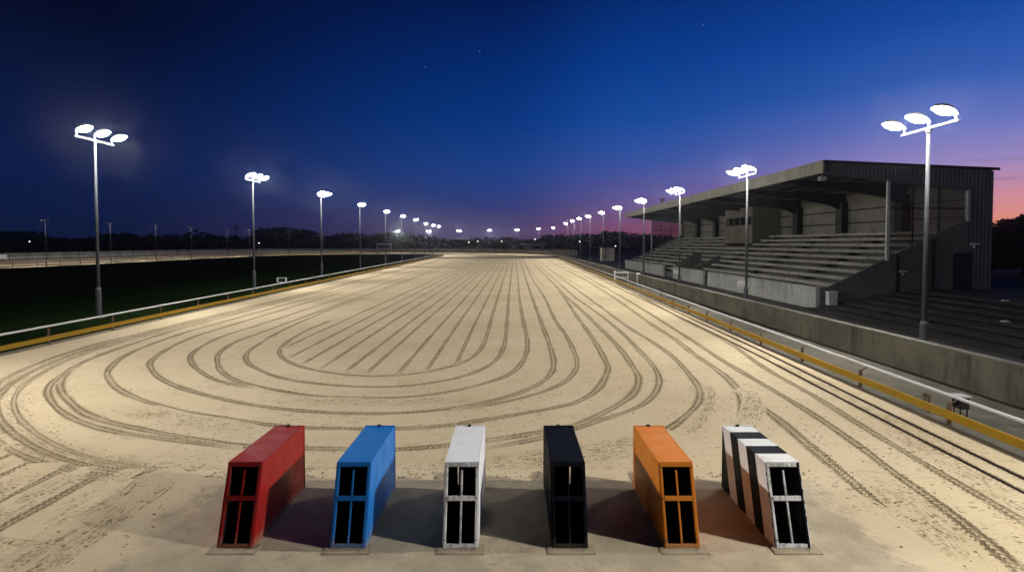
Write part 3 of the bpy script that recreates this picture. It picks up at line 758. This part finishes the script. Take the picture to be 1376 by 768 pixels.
for i, (px, h) in enumerate(((1244,7.35), (1003,7.5), (913,7.6), (865,7.7), (833,7.8), (810.5,7.9), (793,8.0), (780.5,8.2), (771,8.2), (762,8.2))):
    t = (px-688)/760; y = 13.05/(t-.001); x = t*y
    o = put(mast_out0 if i == 0 else mast_out if i < 3 else mast_out_far, x, y, h, ('floodlight mast in the grandstand row behind the concrete wall, %s of ten from the traps' % ORD[i]), G2)
    if i == 1:
        hb = MB(); hb.box(-.42, -.08, -.10, .10, 1.35, 1.62); hb.tube([(-.44, 0, 1.485), (-.40, 0, 1.485)], [.13, .09], 10); hb.build('loudspeaker', M_WR, o)
def on_ray(px, rx, ry, cx, cy, far=True):
    t = (px-688)/760; A_ = (t/rx)**2+1/ry**2; B_ = -2*(t*cx/rx**2+cy/ry**2); C_ = (cx/rx)**2+(cy/ry)**2-1
    y = (-B_+math.sqrt(max(0, B_*B_-4*A_*C_)))/(2*A_); return t*y, y
for i, px in enumerate((744, 724, 695, 658, 617, 576, 534)):
    x, y = on_ray(px, ROX+3, ROY+3, CO, YO)
    a = math.atan2(y-YO, x-CO)
    o = put(mast_out_far, x, y, 8.5, 'floodlight mast round the outside of the far bend, %s after the grandstand row' % ORD[i], G3, a)
    o.scale = (.6, .6, 8.5/7.5)
for i, (x, y) in enumerate(((-77.2,92), (-76.6,106), (-76.6,119.5), (-76.7,133), (-76.8,150), (-76.5,162), (-70.8,180), (-63.5,190), (-54,196))):
    x += 1.4 if i < 6 else 0
    put(mast_back, x, y, 7.3, 'slim floodlight post along the back straight, %s of nine towards the far bend' % ORD[i], G4, -R(0 if i < 6 else 25*(i-5))).scale = (.75, .6, 7.3/7.5)
# ------------------------------------------------------------------ grandstand
GS = empty('grandstand', (17.4, 32.3, 0)); GX, GY = 17.4, 32.3
def L_(m, name, mat, par=GS, **k):
    m.v = [(x-GX, y-GY, z) for x, y, z in m.v]
    return m.build(name, mat, par, **k)
M_CLAD = m_cladding('gable_cladding', (.085, .095, .105), (.12, .13, .14), .22, 0)
M_BACK = m_cladding('back_cladding', (.16, .155, .13), (.22, .21, .18), .2, 1)
M_FASC = m_cladding('fascia_sheet', (.27, .265, .21), (.34, .33, .26), .5, 1, .4)
M_ROOF = m_plain('roof_sheet', (.075, .08, .085), .7)
M_STEEL = m_plain('dark_steel', (.02, .02, .021), .6)
M_STEP = m_concrete('terrace_concrete', (.25, .24, .205), (.36, .345, .30), (.10, .095, .08), .8, .6)
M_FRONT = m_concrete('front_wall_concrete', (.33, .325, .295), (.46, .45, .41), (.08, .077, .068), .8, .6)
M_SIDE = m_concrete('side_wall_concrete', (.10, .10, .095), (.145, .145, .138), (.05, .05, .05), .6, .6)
M_GLASS = N('screen_glass'); M_GLASS.out((.02, .022, .025), .12, spec=.5); M_GLASS.b.inputs['Alpha'].default_value = .42; M_GLASS = M_GLASS.mat
M_POSTW = m_plain('pale_post', (.48, .48, .46), .55)
M_DARKGLASS = m_plain('dark_window', (.012, .013, .016), .8, 0, .1, spec=.02)
M_BOX = m_concrete('press_box_panel', (.125, .115, .09), (.17, .157, .125), (.12, .11, .09), .6, .4)
Y0, Y1, XB = 32.3, 87.0, 27.4
# terrace rows
NR = 10; RX = [18.0+.8*k for k in range(NR+1)]; RZ = [1.0+.39*k for k in range(NR)]
for k in range(NR):
    z = RZ[k]; x0, x1 = RX[k], (RX[k+1] if k < NR-1 else 26.2)
    m = MB()
    runs = [(Y0+.26, Y1-.26)] if x0 >= 20.3 else [(Y0+.26, 55.3), (61.1, Y1-.26)]
    for a_, b_ in runs:
        m.box(x0+.30, x1+.30 if k < NR-1 else x1, a_, b_, z-.40, z-.20)                       # riser, given dark concrete to deepen the shadow line under the slab
        yy = a_; segs = max(1, int((b_-a_)/3.2))
        for q in range(segs):                                             # seating slabs with open joints
            s0 = a_+(b_-a_)*q/segs; s1 = a_+(b_-a_)*(q+1)/segs
            dz = rnd.uniform(-.012, .012)
            m.box(x0-.10, x1+.12, s0+.012, s1-.012, z-.19+dz, z+dz, 1)
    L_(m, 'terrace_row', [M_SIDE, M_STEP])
# aisle blocks
M_AIS = m_plain('aisle_block', (.03, .028, .026), .9)
blk = None
for ya in (37.0, 44.6, 52.6, 66.5, 73.5, 80.5):
    for k in range(NR-1):
        if ya < 62 and ya > 54: continue
        m = MB()
        y = ya + .1*k
        m.box(0, .34, 0, .95, 0, .17)
        if blk is None: blk = m.build('aisle_step', M_AIS, GS); o = blk
        else: o = blk.copy(); col.objects.link(o); o.parent = GS
        o.location = (RX[k]+.36-GX, y-GY+rnd.uniform(-.1, .1), RZ[k]+.012)
# base behind the front wall and stair recess
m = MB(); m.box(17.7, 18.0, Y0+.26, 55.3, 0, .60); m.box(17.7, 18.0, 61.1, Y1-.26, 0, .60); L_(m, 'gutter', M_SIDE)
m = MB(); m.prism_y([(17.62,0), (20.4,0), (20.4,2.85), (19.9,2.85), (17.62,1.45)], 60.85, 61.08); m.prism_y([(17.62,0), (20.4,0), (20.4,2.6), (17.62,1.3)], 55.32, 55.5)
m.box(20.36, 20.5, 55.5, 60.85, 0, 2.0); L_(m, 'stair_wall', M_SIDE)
st = MB()
for k in range(7): st.box(18.2+.31*k, 20.36, 55.52, 60.83, .02+.22*k, .02+.22*(k+1)-.004*0)
L_(st, 'stair', M_STEP)
# front wall in cast panels, gaps where the stairs come through
for y0, y1 in ((Y0, 39.2), (39.2, 46), (46, 50.3), (51.5, 56.2), (56.2, 61.1), (65.0, 72), (72, 79), (79, Y1)):
    m = MB(); m.box(17.4, 17.62, y0+.02, y1-.02, -.05, 1.17); m.box(17.36, 17.66, y0+.02, y1-.02, 1.173, 1.24); L_(m, 'front_wall', M_FRONT)
# side walls under the slope
prof = [(17.66,-.05), (27.4,-.05), (27.4,6.75), (25.95,6.75), (25.95,5.12), (18.05,1.22), (17.66,1.22)]
def side(y0, y1):
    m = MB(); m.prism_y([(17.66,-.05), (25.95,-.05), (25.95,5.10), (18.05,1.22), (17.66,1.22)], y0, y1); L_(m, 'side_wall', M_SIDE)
    m = MB(); m.prism_y([(25.953,-.05), (27.4,-.05), (27.4,7.86), (25.953,7.93)], y0, y1); L_(m, 'gable_wall', M_CLAD)
    m = MB(); m.prism_y([(17.75,8.32), (25.95,7.94), (25.95,6.75), (17.75,7.72)], y0, y1); L_(m, 'gable_panel', M_CLAD)
side(Y0, Y0+.2); side(Y1-.2, Y1)
for yb in (Y0+.1, Y1-.1):
    m = MB()
    m.bar((25.98, yb-.13, 5.0), (25.98, yb-.13, 6.78), .16, .1); L_(m, 'screen_post', M_POSTW)
    m = MB(); m.bar((21.4, yb-.13, 2.75), (21.4, yb-.13, 7.28), .16, .12); L_(m, 'screen_post', M_POSTW)
    fr = MB()
    for x, za in ((22.9, 3.6), (24.4, 4.35)): fr.bar((x, yb, za), (x, yb, 7.0), .07, .07)
    fr.bar((21.48, yb, 5.75), (25.9, yb, 5.75), .07, .08); sf = L_(fr, 'screen_frame', M_STEEL)
    gl = MB(); gl.prism_y([(21.48,2.95), (25.9,5.1), (25.9,6.8), (21.48,7.25)], yb+.05, yb+.06); gl = gl; gl.v = [(x-GX, y-GY, z) for x, y, z in gl.v]; gl.build('glass', M_GLASS, sf)
# door and lamps on the near side wall
m = MB(); m.box(25.2, 26.2, Y0-.04, Y0-.003, 1.1, 3.2); m.box(25.1, 26.3, Y0-.06, Y0-.042, 1.08, 1.10); d_ = L_(m, 'side_door', M_STEEL)
for x, z in ((26.35, 3.72), (22.3, 2.15)):
    m = MB(); m.box(x-.22, x+.22, Y0-.16, Y0-.003, z-.05, z+.05); m.box(x-.05, x+.05, Y0-.10, Y0-.004, z-.22, z-.052); L_(m, 'wall_lamp', M_POSTW)
m = MB()
for x, zb in ((22.0, 3.1), (24.0, 4.0)): m.box(x-.06, x+.06, Y0-.08, Y0-.003, .2, zb)
L_(m, 'downpipe', M_STEEL)
# back wall with sheeting rails
m = MB(); m.box(26.3, 26.5, Y0+.2, Y1-.2, 4.4, 7.9); L_(m, 'back_wall', M_BACK)
for z in (5.3, 6.3):
    m = MB(); m.box(26.2, 26.298, Y0+.25, Y1-.25, z-.05, z+.05); L_(m, 'sheeting_rail', M_STEEL)
# portal frames: column at the back, tapering rafter to the front
for y in (37.8, 44.7, 51.6, 58.5, 65.4, 72.3, 79.2):
    m = MB(); m.box(25.75, 26.19, y-.42, y+.42, 4.45, 7.0); L_(m, 'column', M_STEEL)
    m = MB(); m.prism_y([(17.95,7.98), (26.19,7.62), (26.19,6.2), (25.0,6.75), (23.2,7.1), (17.95,7.72)], y-.13, y+.13); L_(m, 'rafter', M_STEEL)
# roof, purlins and fascia
m = MB(); m.prism_y([(17.62,8.33), (27.48,7.91), (27.48,7.99), (17.62,8.41)], Y0-.25, Y1+1.0); L_(m, 'roof', M_ROOF)
m = MB()
for x in (18.9, 20.4, 21.9, 23.4, 24.9): 
    z = 8.33-(x-17.62)*.0427; m.box(x-.05, x+.05, Y0+.3, Y1-.3, z-.20, z-.012)
L_(m, 'purlin', M_STEEL)
m = MB(); m.box(17.50, 17.60, Y0-.3, Y1+1.05, 7.72, 8.44); L_(m, 'fascia', M_FASC)
m = MB(); m.prism_y([(17.605,8.44), (27.5,8.01), (27.5,7.86), (17.605,8.32)], Y0-.30, Y0-.256); L_(m, 'verge_trim', M_STEEL)
m = MB(); m.tube([(17.62,66.5,8.4), (17.62,66.5,8.85)], .16, 8); m.tube([(17.62,66.5,8.83), (17.62,66.5,9.0)], .24, 8); L_(m, 'roof_vent', M_STEEL)
m = MB(); m.box(18.2, 18.55, Y0+1.2, Y0+1.5, 7.45, 7.7); m.bar((18.37, Y0+1.35, 7.7), (18.37, Y0+1.35, 8.1), .05, .05); L_(m, 'canopy_lamp', M_POSTW)
# press box
pb = MB(); pb.box(23.5, 26.18, 55.4, 62.4, 3.5, 5.62); pb.box(23.5, 26.18, 55.4, 62.4, 6.42, 7.35)
pb.box(23.7, 26.18, 55.4+.2, 55.4+.35, 5.625, 6.415); pb.box(23.5, 26.0, 62.1, 62.4, 5.625, 6.415)
pbo = L_(pb, 'press_box', M_BOX)
wn_ = MB(); wn_.box(23.62, 23.66, 55.7, 62.0, 5.63, 6.41); wn_.v = [(x-GX, y-GY, z) for x, y, z in wn_.v]; wn_.build('window', M_DARKGLASS, pbo)
for y in (55.6, 57.1, 58.6, 60.1, 61.6):
    wf = MB(); wf.box(23.53-GX, 23.61-GX, y-.07-GY, y+.07-GY, 5.63, 6.41); wf.build('window_mullion', M_BOX, pbo)
tag(GS, 'concrete grandstand with deep flat roof and empty stepped terraces', 'grandstand')
# stepped standing terrace beside the stand
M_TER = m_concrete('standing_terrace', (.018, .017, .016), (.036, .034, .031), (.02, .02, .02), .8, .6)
t = MB()
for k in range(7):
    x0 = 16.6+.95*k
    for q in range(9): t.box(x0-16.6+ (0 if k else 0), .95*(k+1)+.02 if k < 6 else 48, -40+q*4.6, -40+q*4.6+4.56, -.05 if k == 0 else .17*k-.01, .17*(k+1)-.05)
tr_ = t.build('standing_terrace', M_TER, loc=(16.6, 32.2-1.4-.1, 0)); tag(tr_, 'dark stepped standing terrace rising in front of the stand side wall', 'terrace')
# small cabinet at the corner of the front wall
m = MB(); m.box(0, .5, 0, .35, 0, 1.02); m.box(-.03, .53, -.03, .38, 1.021, 1.07); r = m.build('control_cabinet', M_POSTW, loc=(17.75, 31.6, -.018), bevel=.006)
d = MB(); d.box(.05, .45, -.022, -.001, .12, .92); d.build('cabinet_door', M_POSTW, r); d = MB(); d.box(.4, .43, -.045, -.0225, .5, .6); d.build('handle', M_STEEL, r)
tag(r, 'small grey cabinet at the corner of the stand front wall', 'cabinet')
M_PAPER = m_plain('paper', (.5, .5, .48), .9)
for x, y, a, lab in ((22.4, 25.6, .4, 'crumpled pale paper lying high on the dark standing terrace'), (19.6, 22.4, 1.1, 'pale paper scrap lying on a middle step of the dark terrace')):
    m = MB(); m.solid([(-.16,-.1,0), (.15,-.12,.0), (.18,.1,0), (-.12,.12,0)], [(-.14,-.08,.05), (.12,-.1,.02), (.15,.08,.07), (-.1,.1,.03)])
    k = int((x-16.6)/.95); tag(m.build('paper_scrap', M_PAPER, loc=(x, y, .17*(k+1)-.05)), lab, 'litter')

# ------------------------------------------------------------------ small things by the rail
gt = empty('swing_gate', (9.93, 54.6, 0))
m = MB(); m.tube([(0,0,-.05), (0,0,1.0)], .075, 10); m.tube([(0,0,1.0), (0,0,1.12)], [.11, .06], 10); m.build('gate_post', M_WR, gt)
m = MB(); m.tube([(1.3,.1,-.05), (1.3,.1,.98)], .06, 10); m.build('gate_post', M_WR, gt)
m = MB(); m.tube([(.07,0,.93), (1.24,.1,.93)], .05, 8); m.tube([(.07,0,.45), (1.24,.1,.45)], .03, 8); m.build('gate_bar', M_WR, gt)
tag(gt, 'white gate bar and posts closing the gap between rail and wall', 'gate')
m = MB(); m.box(-.12, .12, -.12, .12, -.02, .95); m.box(-.16, .16, -.16, .16, .951, 1.08); m.box(.16, .42, -.1, .1, .3, .72)
tag(m.build('marker_post', M_WR, loc=(11.45, 51.2, 0)), 'squat white marker post standing at the wall next to the gate', 'post')
bx = empty('junction_box', (9.72, 12.15, 0))
m = MB(); m.box(-.10, .10, -.12, .12, .18, .44); m.build('box_body', M_STEEL, bx, bevel=.01)
m = MB(); m.box(-.13, .13, -.15, .15, .441, .465); m.build('box_lid', M_POSTW, bx)
m = MB(); m.tube([(-.13,0,.32), (-.10,0,.32)], [.08, .08], 12); m.build('lens', M_DARKGLASS, bx)
for sx_, sy_ in ((-.07,-.09), (.07,-.09), (-.07,.09), (.07,.09)):
    m = MB(); m.bar((sx_, sy_, -.01), (sx_, sy_, .18), .02, .02); m.build('leg', M_STEEL, bx)
tag(bx, 'small black junction box with pale lid standing on legs behind the rail', 'junction box')
for i, (x, y) in enumerate(((9.25, 12.45), (9.38, 12.75))):
    m = MB(); m.bar((0,0,-.02), (0,0,.42-.06*i), .035, .035); m.bar((-.06,0,.36-.06*i), (.06,0,.36-.06*i), .03, .03)
    tag(m.build('cable_stake', M_PST, loc=(x, y, 0)), ('taller' if i == 0 else 'shorter')+' rusty cable stake beside the junction box', 'stake')
m = MB(); m.box(-.45, .45, -.12, .12, .02, .10); m.box(-.45, -.37, -.12, .12, .10, .42); m.box(.37, .45, -.12, .12, .10, .42); m.box(-.45, .45, -.12, .12, .421, .50)
tag(m.build('distance_marker', M_WR, loc=(-22.1, 54.2, -.02)), 'low white frame marker standing in the infield grass behind the rail', 'marker')

# ------------------------------------------------------------------ beyond the track
M_FN = m_fence(); fpath = offset([outer(1+k/80) for k in range(81)] + [outer(2+k/12) for k in range(1, 13)], 7.0)
fe = empty('boundary_fence', (*fpath[0], 0)); q = MB(); PF = Vector((*fpath[0], 0))
A, B = fpath, offset(fpath, .06)
for k in range(len(A)-1):
    c = [(A[k][0]-PF.x, A[k][1]-PF.y), (B[k][0]-PF.x, B[k][1]-PF.y), (B[k+1][0]-PF.x, B[k+1][1]-PF.y), (A[k+1][0]-PF.x, A[k+1][1]-PF.y)]
    q.solid([(x, y, -.05) for x, y in c], [(x, y, 1.75) for x, y in c])
q.build('fence_panel', M_FN, fe)
pr = None; sp = resample(offset(fpath, -.06), 4.8)
for p in sp[:95]:
    if pr is None: m = MB(); m.box(-.06, .06, -.06, .06, -.05, 1.85); o = pr = m.build('fence_post', M_FN, fe)
    else: o = pr.copy(); col.objects.link(o); o.parent = fe
    o.location = Vector((*p, 0))-PF
tag(fe, 'long grey panel fence running round behind the back straight', 'fence')
hd_ = empty('hoarding', (-104.2, 112, 0)); m = MB(); m.box(-.05, .05, -4.6, 4.6, .55, 1.45); m.build('board', m_paint('hoarding_white', (.62,.62,.6), .6, chips=.6, dirt=.6), hd_)
for y in (-4, -1.5, 1.5, 4): m = MB(); m.box(-.14, -.053, y-.05, y+.05, -.05, 1.4); m.build('board_post', M_STEEL, hd_)
tag(hd_, 'white advertising hoarding standing in front of the grey fence', 'hoarding')
sb = empty('results_board', (-43.8, 194, 0), R(8))
for x in (-2.3, 2.3): m = MB(); m.box(x-.15, x+.15, -.15, .15, -.05, 3.8); m.build('board_post', M_POSTW, sb)
m = MB(); m.box(-2.5, 2.5, -.12, .12, 3.3, 3.85); m.build('top_beam', M_POSTW, sb)
m = MB(); m.box(-2.14, 2.14, -.06, .06, 1.9, 2.15); m.build('middle_beam', M_POSTW, sb)
m = MB(); m.box(-2.14, 2.14, -.02, .02, 2.16, 3.28); m.build('board_face', M_DARKGLASS, sb)
tag(sb, 'open white framed results board on two posts at the far infield edge', 'results board')
ht = empty('hut', (20.7, 123, 0)); m = MB(); m.box(-1.35, 1.35, -1.3, 1.3, -.05, 2.75); m.build('wall', m_concrete('hut_render', (.7,.64,.5), (.8,.74,.58), (.25,.22,.17), .6, .3), ht)
m = MB(); m.box(-1.55, 1.55, -1.5, 1.5, 2.753, 3.0); m.build('roof', M_CAP, ht)
m = MB(); m.box(-.62, -.46, -1.34, -1.303, .2, 2.7); m.build('downpipe', M_STEEL, ht)
m = MB(); m.bar((.2, 0, 3.0), (.2, 0, 4.3), .06, .06); m.build('aerial', M_STEEL, ht)
tag(ht, 'small cream rendered hut with flat roof past the end of the stand', 'hut')
pv = empty('pavilion', (10.2, 262, 0)); m = MB(); m.solid([(-3.6,-3,-.05), (4.4,-3,-.05), (4.4,3,-.05), (-3.6,3,-.05)], [(-5.2,-3,3.2), (4.4,-3,3.2), (4.4,3,3.2), (-5.2,3,3.2)])
M_PAV = m_concrete('pavilion_wall', (.5,.49,.40), (.6,.58,.48), (.15,.15,.13), .3, .3); m.build('wall', M_PAV, pv)
m = MB(); m.box(-6.4, 5.6, -4, 4, 3.203, 3.75); m.build('roof', m_plain('pavilion_roof', (.85,.82,.74), .6), pv)
m = MB(); m.box(-1.2, 3.2, -3.06, -3.003, 1.0, 2.4); m.build('window', M_DARKGLASS, pv)
tag(pv, 'low pale pavilion with overhanging flat roof beyond the far bend', 'building')
# pole with crossarm
tp = empty('telegraph_pole', (-146, 300, 0)); m = MB(); m.tube([(0,0,-.05), (0,0,13.4)], [.35, .25], 8); m.build('pole', M_STEEL, tp)
for z in (12.9, 11.6): m = MB(); m.bar((-1.9,0,z), (1.9,0,z), .25, .25); m.build('crossarm', M_STEEL, tp)
tag(tp, 'dark telegraph pole with two crossarms against the night sky', 'telegraph pole')
# distant street lamps
M_SL = m_emit('street_lamp_glow', (1, .9, .72), 4)
for i, (px, py, y, lab) in enumerate(((40, 325, 235, 'tiny white street lamp glowing among the dark trees beyond the back straight fence'), (348, 327, 262, 'short pale street lamp behind the back straight fence'),
        (630, 326, 266, 'faint street lamp among trees beyond the far bend, first from the infield'), (642, 324.5, 272, 'faint street lamp among trees beyond the far bend, second from the infield'),
        (674, 324.5, 276, 'faint street lamp beyond the far bend close to the middle of the straight'), (719, 322, 290, 'faint street lamp showing just above the pavilion roof'),
        (779, 325, 250, 'brighter street lamp glowing among trees between masts of the grandstand row'), (827, 331, 160, 'street lamp glowing between the cream hut and the stand'))):
    x = (px-688)/760*y; z = 3.74+(327-py)/760*y
    r = empty('street_lamp', (x, y, 0)); m = MB(); m.tube([(0,0,-.05), (0,0,z)], .07, 6); m.build('pole', M_STEEL, r)
    m = MB(); rad = .0008*y; m.tube([(0,0,z), (0,0,z+rad*.6), (0,0,z+rad*1.6), (0,0,z+rad*2)], [rad*.6, rad, rad, rad*.5], 8); m.build('lantern', M_SL, r)
    tag(r, lab, 'street lamp', 'street lamps beyond the track')

# ------------------------------------------------------------------ trees
M_LEAF = m_foliage('dark_leaves', (.006, .010, .004), (.018, .026, .009)); M_BARK = m_plain('bark', (.05, .04, .03), .9)
def leaves(m, c, rx, rz, n, size, r_):
    for _ in range(n):
        d = Vector((r_.gauss(0,1), r_.gauss(0,1), r_.gauss(0,1))).normalized()*(r_.random()**.45)
        p = Vector(c)+Vector((d.x*rx, d.y*rx, d.z*rz)); a = Vector((r_.gauss(0,1), r_.gauss(0,1), r_.gauss(0,1))).normalized()
        b = a.cross(Vector((r_.gauss(0,1), r_.gauss(0,1), r_.gauss(0,1)))).normalized(); q = size*r_.uniform(.6, 1.3)
        m.poly([p-a*q, p+b*q*.5, p+a*q, p-b*q*.5])
def tree(x, y, h, rad, label, n=900, size=.4, name='tree', group=None):
    r_ = random.Random(int(x*13+y*7)); r = empty(name, (x, y, 0))
    t = MB(); top = h*.55
    t.tube([(0,0,-.1), (.1,0,h*.2), (.0,.1,top)], [rad*.09, rad*.065, rad*.03], 8)
    for k in range(5):
        a = k*1.26+r_.random(); t.tube([(0,0,h*.22+k*.06*h), (math.cos(a)*rad*.5, math.sin(a)*rad*.5, h*.5+k*.05*h)], [rad*.04, rad*.015], 6)
    t.build('trunk', M_BARK, r)
    c = MB()
    for k in range(11):
        a = r_.random()*6.28; q = r_.uniform(.1, .75)*rad; zz = r_.uniform(.28, .86)*h
        s_ = rad*r_.uniform(.32, .55)*(1.1-.4*abs(zz/h-.5))
        leaves(c, (math.cos(a)*q, math.sin(a)*q, zz), s_, min(s_*.8, h-zz), n//11, size, r_)
    c.build('crown', M_LEAF, r)
    return tag(r, label, 'tree', group)
TG = 'dark trees beyond the track'
i = 0
for px, top, y, rad in ((22,310,270,15), (165,313,262,12), (360,306,285,11), (384,304.5,280,13), (404,309,290,11), (513,312,290,9), (468,314,285,10), (680,318.5,295,8), (745,315.5,300,9), (790,315,310,9), (818,310,240,7), (831,311.5,260,8)):
    x = (px-688)/760*y; h = 3.74+(327-top)/760*y
    tree(x, y, h, rad, ('broad dark tree rising above the treeline, %s of twelve along the horizon from the hoarding' % (ORD+['twelfth'])[i]), 1500, .8, group=TG); i += 1
for x, y, h, rad, lab in ((60, 66, 7.6, 5, 'dark leafy tree right behind the far corner of the grandstand'), (68.5, 72, 9.0, 6, 'dark leafy tree at the edge of the photograph, tallest behind the grandstand'), (54.5, 78, 6.6, 4.5, 'lower dark tree half hidden by the grandstand gable')):
    tree(x, y, h, rad, lab, 13000, .34, group='dark trees behind the grandstand')
tl = MB(); r_ = random.Random(5)
for k in range(620):
    a = R(-62+k*.2+r_.uniform(-.1, .1)); d = r_.uniform(300, 360)
    px = 688+760*math.tan(a)
    topy = 315+3.0*math.sin(px*.021)+1.6*math.sin(px*.063+1)
    if px > 560: topy += 3
    if px > 750: topy -= 3
    h = (3.74+(327-topy)/760*d*math.cos(a))*r_.uniform(.8, 1.08)
    leaves(tl, (d*math.sin(a), d*math.cos(a), h*.45), 5.5, h*.55, 95, 1.1, r_)
    tl.solid([(d*math.sin(a)-3, d*math.cos(a)-1, -.05), (d*math.sin(a)+3, d*math.cos(a)-1, -.05), (d*math.sin(a)+3, d*math.cos(a)+1, -.05), (d*math.sin(a)-3, d*math.cos(a)+1, -.05)],
             [(d*math.sin(a)-2, d*math.cos(a)-1, h*.7), (d*math.sin(a)+2, d*math.cos(a)-1, h*.7), (d*math.sin(a)+2, d*math.cos(a)+1, h*.7), (d*math.sin(a)-2, d*math.cos(a)+1, h*.7)])
tw = tl.build('far_woodland', M_LEAF); tag(tw, 'dark mass of far woodland along the whole horizon', 'woodland', kind='stuff')

# ------------------------------------------------------------------ thin mist added to give the floodlights halos
hz = MB(); hz.box(-420, 420, -60, 480, -1.2, 26)
HZ = bpy.data.materials.new('halo_mist'); HZ.use_nodes = True; hn = HZ.node_tree.nodes
hn.remove(hn['Principled BSDF']); pv_ = hn.new('ShaderNodeVolumePrincipled')
pv_.inputs['Color'].default_value = (.9, .93, 1, 1); pv_.inputs['Density'].default_value = HAZE_D; pv_.inputs['Anisotropy'].default_value = HAZE_G
HZ.node_tree.links.new(pv_.outputs[0], hn['Material Output'].inputs['Volume'])
ho = hz.build('haze', HZ); ho['kind'] = 'stuff'; ho['label'] = 'thin mist volume added to give the floodlights halos'; ho['category'] = 'haze'

# loose damp clods kicked up beside the wheel ruts and along the pad's back edge
cl = MB(); rc = random.Random(8)
def clod(x, y, s_):
    n = len(cl.v); a = rc.random()*6.28
    pts = [(s_*rc.uniform(.7,1.2)*math.cos(a+k*1.257), s_*rc.uniform(.7,1.2)*math.sin(a+k*1.257)) for k in range(5)]
    cl.v += [(x+p, y+q, .008) for p, q in pts] + [(x+p*.55, y+q*.55, .008+s_*.55) for p, q in pts]
    cl.f += [[n+k, n+(k+1)%5, n+5+(k+1)%5, n+5+k] for k in range(5)] + [[n+5+k for k in range(5)]]; cl.m += [0]*6
for k in range(900):
    x = rc.uniform(-4.9, 4.9); d = rc.expovariate(1/.16); g_ = .5+.5*math.sin(x*2.3+1)*math.sin(x*.9)
    if rc.random() < g_: clod(x, 8.9+d, rc.choice((.008, .01, .012, .018, .028))*rc.uniform(.7, 1.2))
for pts, hw, se, ee, st in RUTS:
    for (x0, y0), (x1, y1) in zip(pts, pts[1:]):
        if min(y0, y1) > 19: continue
        for k in range(int(math.dist((x0,y0), (x1,y1))*(9 if y0 < 12 else 5))):
            t = rc.random(); o_ = rc.gauss(0, hw*1.0); dx, dy = x1-x0, y1-y0; L0 = math.hypot(dx, dy) or 1
            clod(x0+dx*t-dy/L0*o_, y0+dy*t+dx/L0*o_, rc.choice((.008, .01, .014, .02))*rc.uniform(.7, 1.3))
for k in range(1500):
    x = rc.uniform(-11, 8); y = rc.uniform(5.8, 15)
    if abs(x) < 4.6 and y < 8.8: continue
    if math.sin(x*1.1+y*.7)+math.sin(x*.5-y*1.3) > .3: clod(x, y, rc.choice((.007, .009, .012, .018))*rc.uniform(.7, 1.2))
CM = N('clod_sand'); CM.out(CM.mix(CM.noise(5), (.34, .26, .155), (.48, .38, .235)), 1, spec=0)
co_ = cl.build('sand_clods', CM.mat, kind='stuff'); co_['label'] = 'loose damp sand clods scattered beside the wheel ruts'; co_['category'] = 'sand'
